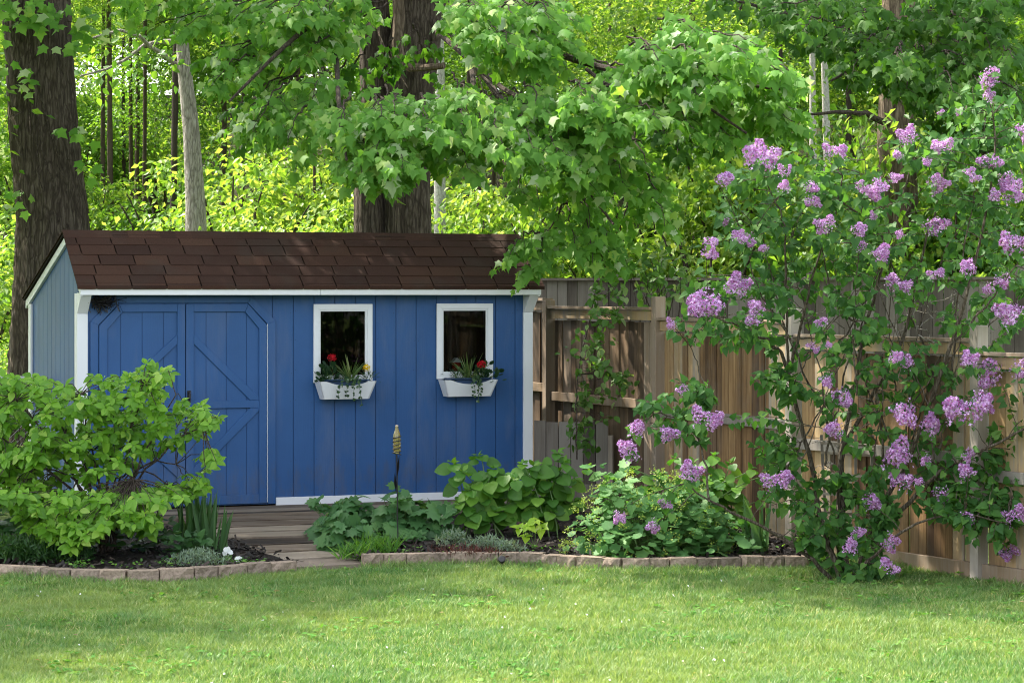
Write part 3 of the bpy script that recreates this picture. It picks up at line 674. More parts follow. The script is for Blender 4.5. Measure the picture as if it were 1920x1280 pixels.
def geranium(base, head, label, nl=46, heads=1):
    t = thing('geranium', label, 'flower', base)
    a = Acc(); s = Acc(); n = nl
    p = rnd3(n) * A([.055, .035, .045]) + A([0, -.015, .065]); d = nrm(p - A([0, 0, -.02])); 
    leaves(a, p, nrm(d + A([0, -.3, -.25])), d + A([0, -.5, .5]) + rnd3(n, .3), R(.05, .075, n), ROUND)
    for q in p[::3]: tube(s, [A([0, 0, -.03]), q * .6, q], .0025, 4)
    h = A(head) - A(base); tube(s, curve([0, 0, 0], h - A([0, 0, .015]), 5, 0, .004), .003, 5)
    a.build('foliage', M['gerleaf'], t); s.build('stem', M['stem_green'], t)
    f = Acc(); n = 60; d = nrm(rnd3(n) + A([0, -.3, .3])); leaves(f, h + d * A([.042, .032, .032]), rnd3(n), d, R(.024, .034, n), FLORET); f.build('blossom', M['red'], t)
geranium(wb(0, 617, 716), wb(0, 622, 671, -.14), 'red geranium with one scarlet bloom in the left window box')
geranium(wb(1, 908, 712), wb(1, 903, 683, -.22), 'red geranium with one scarlet bloom in the right window box', 40)
def blades_plant(name, label, cat, base, n, ln, wd, mat, spread=1., lean=None, up=1., part='blade', seg=7, droop=1., foot=.02, group=None):
    a = Acc()
    for k in range(n):
        an = R(0, 2 * np.pi); L_ = R(.6, 1) * ln; h = nrm(A([math.cos(an) * spread * R(.15, 1), math.sin(an) * spread * R(.15, 1), up]))
        if lean is not None: h = nrm(h + A(lean))
        t = np.linspace(0, 1, seg); b = A([R(-foot, foot), R(-foot, foot), 0.])
        p = b + np.outer(t * L_, h); p[:, 2] -= droop * L_ * .45 * (t ** 2.2) * (1 - h[2] * .75)
        s = nrm(np.cross(h, rnd3(1)[0])); ww = wd * np.minimum(1, (1 - t) * 2.2 + .04) * np.minimum(1, .55 + t * 2)
        l_, r_ = p - s * ww[:, None] / 2, p + s * ww[:, None] / 2; c_ = p + np.cross(s, h) * (ww[:, None] * .12)
        v = np.stack([l_, c_, r_], 1).reshape(-1, 3)
        f = [[3 * i + j, 3 * i + j + 1, 3 * i + j + 4, 3 * i + j + 3] for i in range(seg - 1) for j in (0, 1)]
        a.add(v, f)
    return a.build(name, mat, loc=base, label=label, cat=cat, group=group)
blades_plant('spider_plant', 'striped spider plant with arching blades in the left window box', 'plant', wb(0, 657, 716), 34, .33, .013, M['spider'], 1.0)
blades_plant('spider_plant', 'striped spider plant with arching blades in the right window box', 'plant', wb(1, 880, 714), 38, .36, .013, M['spider'], 1.0)
def small_plant(name, label, base, n, r, h, mat, T, sz, flower=None, parts=True):
    t = thing(name, label, 'plant', base); a = Acc(); s = Acc()
    p = rnd3(n) * A([r, r * .7, h * .35]) + A([0, 0, h * .55]); p[:, 2] = np.abs(p[:, 2]); d = nrm(p + A([0, 0, -.01]))
    leaves(a, p, d + A([0, -.2, -.2]), d + A([0, -.4, .7]) + rnd3(n, .3), R(.7, 1.1, n) * sz, T)
    for q in p[::5]: tube(s, [A([0, 0, -.02]), q * A([.5, .5, .7]), q], .0022, 4)
    a.build('foliage', mat, t); s.build('stem', M['stem_green'], t)
    if flower:
        pos, m_, rr, nf = flower; f = Acc(); d = nrm(rnd3(nf) + A([0, -.5, .4])); hh = A(pos) - A(base)
        leaves(f, hh + d * rr, rnd3(nf), d, rr * R(.7, 1, nf), FLORET); f.build('blossom', m_, t)
    return t
small_plant('marigold', 'yellow marigold at the right end of the left window box', wb(0, 690, 718), 60, .05, .09, M['gerleaf'], NARROW, .05, (wb(0, 687, 690, -.17), M['yellow'], .034, 60))
small_plant('bedding_plant', 'dark leafy bedding plant in the middle of the left window box', wb(0, 645, 716), 70, .05, .08, M['ivy'], NARROW, .05)
small_plant('bedding_plant', 'dark leafy bedding plant at the left end of the right window box', wb(1, 858, 713), 90, .05, .09, M['gerleaf'], NARROW, .05)
def trailer(label, base, ends):
    t = thing('trailing_ivy', label, 'ivy', base); a = Acc(); s = Acc()
    for e in ends:
        q = A(e) - A(base); c = curve([0, 0, .01], q, 10, 0, .006, mid=A([q[0] * .6, q[1] - .05, .02])); c[3:, 1] = np.minimum(c[3:, 1], -.115 - .0)
        tube(s, c, .0018, 4)
        for p in c[2:]:
            n = 3; leaves(a, p + rnd3(n, .006), rnd3(n) + A([0, -.3, -.4]), A([0, -1., .4]) + rnd3(n, .4), R(.018, .032, n), LOBED)
    a.build('foliage', M['ivy'], t); s.build('stem', M['stem_green'], t)
trailer('trailing ivy hanging over the front of the left window box', wb(0, 665, 716), [wb(0, 678, 760, -.24), wb(0, 664, 748, -.24), wb(0, 650, 742, -.24), wb(0, 634, 742, -.24)])
trailer('trailing ivy hanging over the front of the right window box', wb(1, 892, 714), [wb(1, 897, 752, -.24), wb(1, 888, 742, -.24), wb(1, 902, 735, -.24)])
# little ornament house behind the right pane
p_ = SP(855, 690, .07); t = thing('ornament_house', 'little red and white ornament house behind the right window pane', 'ornament', W(p_[0], .07, wins[1][2] + .055), TH)
a = Acc(); box(a, -.035, .035, -.03, .03, .0, .10); a.build('body', M['red'], t)
a = Acc(); prism(a, [(-.055, .101), (.055, .101), (.0, .145)], -.04, .04); a.build('roof', M['white'], t)
a = Acc(); box(a, -.05, .05, .0, .06, -.035, -.001); a.build('base', M['white'], t)
# nest in the corner under the eave
a = Acc(); c = W(*(lambda q: (q[0], -.05, q[1]))(SP(190, 566, -.05)))
n = 260; d = rnd3(n); leaves(a, rnd3(n) * A([.07, .025, .022]), d, rnd3(n), R(.05, .10, n), (A([[-.05, 0, 0], [.05, 0, 0], [.04, 1, 0], [-.04, 1, 0]], float), A([[0, 1, 2, 3]])))
a.build('bird_nest', M['black'], loc=c, label='dark twig nest tucked under the eave above the left door', cat='nest')

# ------------------------------------------------------------------ deck and walkway
a = Acc(); yy = -.04; k = 0
while yy > -.62:
    box(a, -.25, WID + .35, yy - .138, yy, -.05, -.012 + R(-.002, .002)); yy -= .143; k += 1
box(a, -.25, WID + .35, yy - .025, yy - .001, -.20, -.015)
for x in np.arange(-.2, WID + .3, .5): box(a, x, x + .09, yy + .0, yy + .15, -.26, -.052)
deck = a.build('wooden_deck', M['deck'], label='weathered plank deck along the foot of the blue shed', cat='deck', loc=(X0, Y0, ZD)); deck.rotation_euler = (0, 0, TH)
def along_path(t):                                   # t 0 at the deck, 1 at the lawn
    l = A([np.interp(t, [0, .45, .85, 1], q) for q in ([-2.98, -2.50, -1.92, -1.80], [22.85, 21.75, 20.45, 20.0])])
    r_ = A([np.interp(t, [0, .45, .85, 1], q) for q in ([-1.72, -1.50, -1.22, -1.10], [23.35, 22.15, 20.85, 20.35])])
    return l, r_
a = Acc(); ts = np.linspace(0, .86, 8)
for i, (p, q) in enumerate(zip(ts[:-1], ts[1:])):
    l0, r0 = along_path(p); l1, r1 = along_path(q - .006); z = .165 - i * .018
    z2 = z - .010
    v = [[*l0, z], [*r0, z], [*r1, z2], [*l1, z2]]; v = [[p_[0], p_[1], p_[2] - .06] for p_ in v] + v
    v = A(v); v[:, 2] += np.tile(R(-.004, .004, 4), 2)
    a.add(v, BOXF[:, ::-1])
a.build('boardwalk', M['deck'], label='short walkway of broad worn planks leading down from the shed doors', cat='walkway')
a = Acc(); l0, r0 = along_path(.865); l1, r1 = along_path(1.12)
v = A([[*l0, .0], [*r0, .0], [*r1, .0], [*l1, .0], [*l0, .035], [*r0, .035], [*r1, .03], [*l1, .03]]); a.add(v, BOXF[:, ::-1]); a.build('path', M['slab'], kind='structure')

# ------------------------------------------------------------------ fences
FP = A([(-1.65, 30.9), (-.62, 28.6), (.38, 26.3), (1.375, 24.0), (2.37, 21.55), (3.54, 19.4), (4.70, 17.3), (5.8, 15.1)])
TOPS = [2.12, 2.12, 2.04, 1.945, 1.83, 1.73, 1.64]; MIDS = [1.2, 1.2, 1.12, 1.058, .912, .80, .7]
fence = thing('board_fence', 'tan board fence with posts and rails running behind the lilac', 'fence')
fd = nrm(FP[-1] - FP[1])
for k in range(len(FP) - 1):
    p, q = FP[k], FP[k + 1]; d = nrm(q - p); nn = A([-d[1], d[0]]); nn = nn if nn[0] < 0 else -nn      # nn looks to the garden side (left)
    ln = np.linalg.norm(q - p); zt = TOPS[k]; zm = MIDS[k]; zb = float(gz(0, p[1])) * .6
    a = Acc(); x = .06; 
    while x < ln - .06:
        wdt = min(R(.085, .14), ln - .055 - x); o = R(0, .006) + (.012 if rng.random() < .3 else 0)
        c0 = p + d * x - nn * (.03 + o); c1 = p + d * (x + wdt - .005) - nn * (.03 + o)
        v = [[*c, z] for z in (zb - .02, zt - .14 + R(-.01, 0)) for c in (c0, c1, c1 - nn * .016, c0 - nn * .016)]
        a.add(A(v), BOXF); x += wdt
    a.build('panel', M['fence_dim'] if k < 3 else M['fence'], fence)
    def rail(z0, z1, off, th, nm, mt):
        r_ = Acc(); e0, e1 = p + d * .05, q - d * .05
        v = [[*(c + nn * o_), z] for z in (z0, z1) for c, o_ in ((e0, off), (e1, off), (e1, off - th), (e0, off - th))]
        r_.add(A(v), BOXF); r_.build(nm, mt, fence, bevel=.003)
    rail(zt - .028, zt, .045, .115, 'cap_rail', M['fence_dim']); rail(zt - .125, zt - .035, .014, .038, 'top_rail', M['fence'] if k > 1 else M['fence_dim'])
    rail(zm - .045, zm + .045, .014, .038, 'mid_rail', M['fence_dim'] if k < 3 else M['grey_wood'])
    rail(zb - .02, zb + .13, .018, .040, 'kickboard', M['fence_dim'])
    b = Acc(); pt = zt + .115 if k > 0 else zt
    prev = TOPS[k - 1] if k else zt
    M4 = np.eye(4); M4[:2, 0] = d; M4[:2, 1] = nn; M4[:2, 3] = p
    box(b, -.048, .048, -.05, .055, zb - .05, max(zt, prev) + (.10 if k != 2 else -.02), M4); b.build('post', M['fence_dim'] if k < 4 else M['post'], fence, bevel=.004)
# grey low gate boards closing the gap beside the shed
g0 = W(WID + .03, -.03)[:2]; g1 = A([.40 + 1.02 * .52, 24.75])
gate = thing('low_gate', 'low grey weathered plank gate between shed corner and fence', 'gate'); a = Acc(); d = nrm(g1 - g0); ln = np.linalg.norm(g1 - g0); nn = A([d[1], -d[0]])
ng = 6
for i in range(ng):
    c0, c1 = g0 + d * (ln * i / ng + .004), g0 + d * (ln * (i + 1) / ng - .004); zt = .93 + R(-.012, .012); zb = .33
    v = [[*c, z] for z in (zb, zt) for c in (c0, c1, c1 - nn * .02, c0 - nn * .02)]; a.add(A(v), BOXF)
a.build('panel', M['grey_wood'], gate)
a = Acc(); v = [[*c, z] for z in (.18, .325) for c in (g0 + nn * .03, g1 + nn * .03, g1 - nn * .02, g0 - nn * .02)]; a.add(A(v), BOXF); a.build('bottom_board', M['grey_wood'], gate)
a = Acc(); v = [[*c, z] for z in (.05, .80) for c in (g1 + d * .005 + nn * .03, g1 + d * .05 + nn * .03, g1 + d * .05 - nn * .03, g1 + d * .005 - nn * .03)]; a.add(A(v), BOXF); a.build('post', M['post'], gate)
# neighbour's taller grey fence beyond
nf = thing('neighbour_fence', 'taller dark grey board fence standing behind the tan fence', 'fence')
n0, n1 = G(985, 29.9)[:2], G(2250, 26.2)[:2]; d = nrm(n1 - n0); ln = np.linalg.norm(n1 - n0); nn = A([d[1], -d[0]])
a = Acc(); x = 0
def ztop(t): return 2.345 + .02 * t
while x < ln:
    wdt = R(.12, .145); c0, c1 = n0 + d * x, n0 + d * (x + wdt - R(.004, .012)); zt = ztop(x / ln) - .03
    v = [[*c, z] for z in (.1, zt) for c in (c0, c1, c1 - nn * .02, c0 - nn * .02)]; a.add(A(v), BOXF); x += wdt
a.build('panel', M['grey_wood'], nf)
a = Acc(); v = [[*(c + nn * o_), z] for z, q in ((ztop(0) - .03, 0), (ztop(0), 0)) for c, o_ in ((n0, .05), (n1, .05), (n1, -.07), (n0, -.07))]; a.add(A(v), BOXF); a.build('cap_rail', M['grey_wood'], nf)
for x in np.arange(1.15, ln, 2.4):
    b = Acc(); c = n0 + d * x; box(b, c[0] - .05, c[0] + .05, c[1] + .03, c[1] + .13, .1, 2.47); b.build('post', M['grey_wood'], nf)
# chain-link fence at the left
clf = thing('chain_link_fence', 'galvanised chain link fence with top rail left of the shed', 'fence')
c0, c1 = A([-9.0, 24.6]), A([W(0, 1.2)[0] - .03, W(0, 1.2)[1]]); d = nrm(c1 - c0); ln = np.linalg.norm(c1 - c0)
a = Acc(); tube(a, [[*c0, 1.36], [*c1, 1.36]], .022, 8); a.build('top_rail', M['galv'], clf)
a = Acc(); st = .055; hgt = 1.25
for k in range(int(ln / st)):
    for s_ in (1, -1):
        x0 = k * st; m_ = int(hgt / st); pts = []
        for j in range(2):
            pass
        e = x0 + s_ * hgt
        e_ = min(max(e, 0), ln); zz = .1 + abs(e_ - x0)
        p, q = c0 + d * x0, c0 + d * e_
        if abs(e_ - x0) > .02: tube(a, [[*p, .1], [*q, zz]], .0022, 3)
a.build('wire_mesh', M['galv'], clf)
for x in (.05, 1.7, 3.4):
    b = Acc(); p = c0 + d * x; tube(b, [[*p, -.1], [*p, 1.42]], .03, 8); b.build('post', M['galv'], clf)

# ------------------------------------------------------------------ trees: trunks
def trunk_mesh(pts, rad, sides=40, ridge=.06, seed=0, rings=90):
    g = np.random.default_rng(seed); pts = A(pts, float); s = np.r_[0, np.cumsum(np.linalg.norm(np.diff(pts, axis=0), axis=1))]; t = np.linspace(0, s[-1], rings)
    c = np.column_stack([np.interp(t, s, pts[:, k]) for k in range(3)]); r = np.interp(t, s, rad)
    for _ in range(3): c[1:-1] = (c[:-2] + 2 * c[1:-1] + c[2:]) / 4
    an = np.arange(sides) / sides * 2 * np.pi; k = np.zeros((rings, sides))
    for _ in range(14):
        f = g.integers(3, 19); k += g.uniform(.3, 1) / math.sqrt(f) * np.sin(f * an[None] + g.uniform(0, 6.28) + (t * g.uniform(-1.3, 1.3))[:, None] + .6 * np.sin(t * g.uniform(1, 4))[:, None])
    k += g.normal(0, .35, k.shape)
    rr = r[:, None] * (1 + ridge * k * .6)
    v = np.stack([c[:, 0:1] + rr * np.cos(an), c[:, 1:2] + rr * np.sin(an), np.repeat(c[:, 2:3], sides, 1)], -1)
    i = np.arange(rings - 1)[:, None] * sides; j = np.arange(sides)[None]; kk = (j + 1) % sides
    return v.reshape(-1, 3), np.stack([i + j, i + kk, i + sides + kk, i + sides + j], -1).reshape(-1, 4)
def crown(a, c, rad, nclump, per, size, T=DIAMOND, sp=.55, flat=.45, hollow=.45):
    c = A(c, float); rad = A(rad, float)
    d = nrm(rnd3(nclump)); rr = (hollow + (1 - hollow) * rng.random(nclump)[:, None] ** .6); cc = c + d * rr * rad
    n = nclump * per; k = np.repeat(np.arange(nclump), per); cs = R(.5, 1.25, nclump)[k][:, None]
    off = rnd3(n) * A([sp, sp, sp * flat]) * cs
    p = cc[k] + off; p[:, 2] -= .18 * (off[:, 0] ** 2 + off[:, 1] ** 2)
    tip = nrm(off + rnd3(n, .4)) * A([1, 1, .4]) + A([0, 0, -.45])
    leaves(a, p, tip, A([0, 0, 1.]) + rnd3(n, .45), R(.7, 1.25, n) * size, T)
    return cc
def limbs(a, root, ends, r0, r1=.01, sides=6):
    for e in ends: tube(a, curve(root, e, 9, R(-.1, .25), .05), np.linspace(r0, r1, 9), sides)

# old maple behind the left end of the shed
YL = 27.6
t1 = thing('old_maple', 'massive dark barked old maple behind the left end of the shed', 'tree', (0, 0, 0))
a = Acc(); a.add(*trunk_mesh([P(100, 830, YL), P(100, 560, YL), P(98, 400, YL), P(82, 250, YL), P(72, 100, YL), P(66, -60, YL), P(60, -420, YL), P(70, -800, YL)], [.52, .44, .385, .37, .36, .365, .33, .22], 64, .07, 3, 140)); 
a.build('trunk', M['bark'], t1, smooth=True)
a = Acc(); b = Acc()
for e in (P(-500, -500, 26.5), P(300, -350, 26), P(520, -600, 27.5), P(-150, -700, 29), P(250, -900, 29)):
    tube(b, curve(P(66, R(-450, -200), YL), e, 10, .2, .06), np.linspace(.13, .03, 10), 8)
b.build('limb', M['bark'], t1)
crown(a, P(60, -800, 27.3) , (4.0, 3.2, 2.4), 80, 80, .15, DIAMOND, .5)
a.build('crown', M['maple_dark'], t1)
# a few leafy shoots and vine stems on its trunk
a = Acc(); b = Acc()
for (px, py) in ((20, 25), (60, 15), (105, 25), (140, 20), (15, 60), (85, 5), (35, 45), (120, 45), (130, 90), (25, 130), (60, 165), (150, 245), (152, 320), (40, 375), (165, 60), (10, 230), (70, 30), (5, 5)):
    c = P(px, py, 27.6 - .46 - R(0, .3)); n = rng.integers(4, 10); q = c + rnd3(n) * A([.14, .08, .07])
    leaves(a, q, rnd3(n) * A([1, .6, .3]) + A([0, -.3, -.7]), A([0, -.8, .7]) + rnd3(n, .35), R(.11, .16, n), MAPLE)
    tube(b, curve(P(np.clip(px, 40, 125), py - 20, 27.25), c, 5, .03, .02), .005, 4)
for x0 in (55, 75, 50):
    v_ = Acc(); tube(v_, curve(P(x0, 180, 27.2), P(x0 + R(20, 100), 360, 27.15), 9, 0, .03), .006, 4); v_.build('vine_stem', M['twig'], t1)
a.build('foliage', M['maple'], t1); b.build('twig', M['twig'], t1)

# twin-stemmed maple behind the middle of the shed, its limbs reaching forward over the roof
YC = 29.0
t2 = thing('twin_maple', 'twin trunked maple behind the shed with leafy limbs over the roof', 'tree')
a = Acc(); a.add(*trunk_mesh([P(694, 760, YC), P(694, 440, YC), P(692, 360, YC + .02), P(706, 200, YC + .1), P(705, 80, YC + .1), P(690, -60, YC), P(640, -400, YC - .3)], [.24, .185, .175, .18, .19, .185, .12], 48, .06, 5, 110))
a.add(*trunk_mesh([P(764, 760, YC), P(764, 440, YC), P(764, 330, YC), P(768, 200, YC), P(776, 90, YC), P(800, -60, YC), P(860, -420, YC)], [.33, .262, .25, .26, .29, .27, .18], 56, .06, 6, 110))
a.build('trunk', M['bark'], t2, smooth=True)
a = Acc()      # burl-like crossing limb on the front of the trunk and dead twigs
tube(a, A([P(745, -40, 28.6), P(748, 30, 28.62), P(745, 85, 28.62), P(752, 115, 28.6), P(770, 127, 28.55), P(800, 127, 28.4), P(833, 123, 28.3)]), [.07, .068, .066, .06, .05, .045, .035], 10, .06)
tube(a, curve(P(640, -10, 28.4), P(600, -60, 28), 4), [.1, .12, .12, .12], 8); tube(a, curve(P(690, 60, 28.5), P(610, -20, 28.2), 6, .0, .03), np.linspace(.10, .075, 6), 8)
for path, r_ in (([(706, 35), (712, 70), (730, 110), (745, 135), (765, 165)], .016), ([(708, 40), (692, 70), (680, 95)], .018), ([(880, 118), (905, 140), (935, 195)], .022), ([(905, 140), (950, 130), (990, 96)], .016), ([(885, 125), (900, 150), (910, 190)], .012), ([(712, 70), (716, 100), (708, 130)], .008)):
    pts = A([P(x, y, 28.2 - .15 * i) for i, (x, y) in enumerate(path)]); tube(a, pts, np.linspace(r_, r_ * .4, len(pts)), 6)
a.build('limb', M['bark_brown'], t2)
a = Acc(); tt = np.linspace(0, 2 * np.pi, 22); hc = P(797, 78, 28.80)
tube(a, np.column_stack([hc[0] + .10 * np.cos(tt), np.full(22, hc[1]) + .015 * np.sin(tt * 3), hc[2] + .27 * np.sin(tt)]), .045 + .012 * np.sin(tt * 2), 8, .1); a.build('burl', M['bark'], t2, smooth=True)
a = Acc(); a.add(np.column_stack([hc[0] + .10 * np.cos(tt[:-1]), np.full(21, hc[1] + .012), hc[2] + .27 * np.sin(tt[:-1])]), [list(range(21))]); a.build('hollow', M['dark'], t2)  # flat disc, near black to paint the shade inside the knot hole
mL = Acc(); mD = Acc(); mW = Acc()
def spray(la, wa, root, tip, nt_, tl, ls, T=MAPLE, r0=.012, facing=A([0, -.55, .65]), droop=.6):
    c = curve(root, tip, 10, R(.02, .12), .025); tube(wa, c, np.linspace(r0, .003, 10), 5)
    d = nrm(c[-1] - c[0]); side = nrm(np.cross(d, A([0, 0, 1.])))
    for k in range(nt_):
        u = .12 + .88 * (k + R(0, 1)) / nt_; i = min(8, int(u * 9)); q = c[i] + (c[i + 1] - c[i]) * (u * 9 - i)
        s = 1 if k % 2 else -1; td = nrm(d * R(.3, 1) + side * s * R(.3, 1.) + A([0, 0, -R(.0, .5)]) + rnd3(1, .15)[0]); L_ = tl * R(.5, 1.1) * (1.15 - .5 * u)
        e = curve(q, q + td * L_ + A([0, 0, -.06 * L_]), 4, .01); tube(wa, e, [.003, .0026, .002, .0015], 3)
        for j in range(1, 4):
            for sg in (1, -1) if j < 3 else (0, 1, -1):
                b_ = e[j]; out = nrm(td * (.6 if sg else 1.2) + sg * nrm(np.cross(td, A([0, 0, 1.]))) * .8 + A([0, 0, -.35]) + rnd3(1, .25)[0])
                pb = b_ + out * R(.02, .06)
                leaves(la, pb, out + A([0, 0, -droop * R(.3, 1.6)]), facing + rnd3(1, .38)[0] + out * .25, ls * R(.5, 1.12) * .9, T if T is not MAPLE else MAPLES[rng.integers(4)])
def cloud(la, outline, Y0_, Y1_, n, root, nt_=7, tl=.28, ls=.14, facing=A([0, -.55, .65]), ln=(.5, 1.0), slope=0.):
    for q in poly_in(outline, n):
        Yq = R(Y0_, Y1_); tip = P(q[0], q[1], Yq); rt = A(root(q[0], q[1]), float)
        dv = rt - tip; L_ = R(*ln); st = tip + nrm(dv) * L_ + A([0, 0, R(.0, .12)])
        spray(la, mW, st, tip, nt_, tl, ls, facing=facing)
mainroot = lambda x, y: P(760 + (x - 760) * .45, min(y - 60, 60), 26.5)
# main limbs
for path, r0_ in ((((775, -60, 28.7), (700, -20, 26.5), (560, 60, 25), (430, 190, 24.5)), .05), (((800, -60, 28.7), (900, 30, 26.4), (1100, 130, 24.4), (1330, 150, 23.4), (1480, 170, 23.)), .055), (((830, -40, 28.7), (885, 100, 26), (890, 220, 24), (900, 290, 22.8)), .045), (((830, 40, 28.7), (950, 200, 26), (1060, 300, 24.6), (1150, 420, 24)), .04), (((690, -60, 28.7), (630, 80, 26), (635, 200, 23.8), (650, 300, 22.9)), .04), (((1100, 130, 24.4), (1150, 170, 23.9), (1250, 150, 23.5), (1400, 250, 23.2)), .02), (((820, 60, 28), (980, 200, 25), (1150, 180, 24), (1250, 140, 23.6)), .03)):
    pts = A([P(*p) for p in path]); s = np.linspace(0, 1, len(pts)); t = np.linspace(0, 1, 16); c = np.column_stack([np.interp(t, s, pts[:, k]) for k in range(3)])
    for _ in range(2): c[1:-1] = (c[:-2] + 2 * c[1:-1] + c[2:]) / 4
    tube(mW, c, np.linspace(r0_, .012, 16), 7)
br = A([-.1, -.6, .75])
cloud(mL, [(620, 225), (700, 215), (800, 195), (960, 200), (990, 290), (960, 330), (880, 320), (800, 310), (700, 375), (650, 345), (610, 260)], 22.4, 23.8, 44, mainroot, 7, .28, .145, br)
cloud(mL, [(960, 220), (1080, 190), (1250, 190), (1230, 240), (1190, 300), (1100, 310), (1060, 330), (980, 300)], 22.6, 24.0, 31, mainroot, 7, .28, .145, br)
cloud(mL, [(1280, 60), (1400, 70), (1500, 120), (1525, 190), (1480, 240), (1400, 215), (1320, 190), (1230, 170), (1180, 150)], 22.6, 24.0, 36, mainroot, 7, .28, .15, br)
cloud(mL, [(1180, 200), (1300, 190), (1440, 210), (1500, 230), (1430, 270), (1330, 265), (1260, 230)], 23.2, 24.6, 16, mainroot, 7, .28, .14, br)
cloud(mL, [(860, 0), (1010, 20), (1120, 30), (1110, 110), (1000, 130), (900, 100), (800, 40)], 23.2, 25, 26, mainroot, 7, .3, .155, br)
cloud(mL, [(960, 280), (1060, 270), (1080, 330), (1000, 345)], 22.6, 23.4, 8, mainroot, 7, .26, .14, br)
cloud(mL, [(400, 100), (560, 30), (680, 60), (640, 180), (630, 260), (520, 330), (440, 260), (380, 240)], 24.2, 26.8, 24, mainroot, 7, .3, .15, A([0, -.2, .8]))
cloud(mL, [(520, 0), (690, 0), (670, 60), (560, 90), (450, 50)], 24.5, 27, 16, mainroot, 7, .3, .15)
cloud(mL, [(215, -10), (440, -10), (450, 80), (390, 150), (340, 130), (330, 50), (240, 60)], 25.5, 27.5, 15, mainroot, 7, .3, .14, A([0, -.3, .8]))
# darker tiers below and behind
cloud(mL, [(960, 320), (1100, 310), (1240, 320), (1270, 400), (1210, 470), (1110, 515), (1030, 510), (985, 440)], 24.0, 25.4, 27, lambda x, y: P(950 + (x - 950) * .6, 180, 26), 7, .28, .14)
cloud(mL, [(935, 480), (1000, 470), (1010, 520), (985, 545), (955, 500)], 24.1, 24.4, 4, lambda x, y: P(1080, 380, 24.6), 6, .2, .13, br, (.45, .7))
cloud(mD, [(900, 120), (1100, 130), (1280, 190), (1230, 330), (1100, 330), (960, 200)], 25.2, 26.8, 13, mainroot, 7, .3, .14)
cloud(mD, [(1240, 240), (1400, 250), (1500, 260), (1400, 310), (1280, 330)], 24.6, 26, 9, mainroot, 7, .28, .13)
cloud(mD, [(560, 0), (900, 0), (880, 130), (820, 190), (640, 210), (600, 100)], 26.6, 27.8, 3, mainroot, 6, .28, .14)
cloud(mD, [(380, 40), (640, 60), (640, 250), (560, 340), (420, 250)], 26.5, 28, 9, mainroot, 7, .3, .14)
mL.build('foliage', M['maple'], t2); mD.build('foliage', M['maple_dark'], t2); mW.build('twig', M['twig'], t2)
a = Acc(); crown(a, P(960, -950, 31), (4.2, 3.2, 2.4), 62, 75, .15, DIAMOND, .45); crown(a, (-5.4, 26.1, 8.3), (2.3, 1.5, .9), 46, 90, .14, DIAMOND, .42); crown(a, (-1.5, 21.9, 7.9), (2.9, 1.8, 1.2), 58, 75, .15, DIAMOND, .45)  # last two lobes, unseen above the frame, added to shade roof, fence and lilac
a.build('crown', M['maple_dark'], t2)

# dark-leaved maple at the right
YR = 31.0
t3 = thing('dark_maple', 'tall maple with furrowed trunk and dark overhanging leaves at right', 'tree')
a = Acc(); a.add(*trunk_mesh([P(1690, 640, YR), P(1685, 420, YR), P(1680, 260, YR), P(1682, 100, YR), P(1690, -80, YR), P(1700, -500, YR)], [.27, .24, .225, .215, .20, .14], 44, .07, 9, 90)); a.build('trunk', M['bark_brown'], t3, smooth=True)
hL = Acc(); hW = Acc()
for path, r0_ in ((((1690, 60, YR), (1600, 90, 29.5), (1480, 30, 28), (1340, -10, 27)), .04), (((1690, 240, YR), (1620, 212, 30.5), (1560, 210, 30), (1500, 216, 29.6)), .045), (((1690, 100, YR), (1780, 110, 28.5), (1880, 120, 27)), .05), (((1690, 80, YR), (1640, 100, 28), (1560, 150, 26.5)), .04)):
    pts = A([P(*p) for p in path]); s = np.linspace(0, 1, len(pts)); t = np.linspace(0, 1, 14); c = np.column_stack([np.interp(t, s, pts[:, k]) for k in range(3)]); tube(hW, c + R(-.015, .015, c.shape), np.linspace(r0_, .012, 14), 6)
mW_, mW = mW, hW
droot = lambda x, y: P(1690, 20, 29)
cloud(hL, [(1320, -10), (1920, -10), (1930, 200), (1850, 230), (1740, 210), (1640, 180), (1560, 140), (1500, 90), (1400, 50)], 25.2, 28.5, 62, droot, 7, .32, .145, A([0, -.4, .8]))
cloud(hL, [(1500, 60), (1700, 70), (1880, 110), (1910, 240), (1770, 190), (1640, 150), (1560, 160)], 25.2, 28.5, 30, droot, 7, .32, .145, A([0, -.4, .8]))
cloud(hL, [(1700, 180), (1930, 200), (1930, 330), (1760, 300)], 27, 29, 14, droot, 7, .3, .14)
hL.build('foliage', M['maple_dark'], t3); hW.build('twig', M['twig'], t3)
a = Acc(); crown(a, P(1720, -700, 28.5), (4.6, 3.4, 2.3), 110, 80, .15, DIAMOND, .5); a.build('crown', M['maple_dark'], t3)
mW = mW_

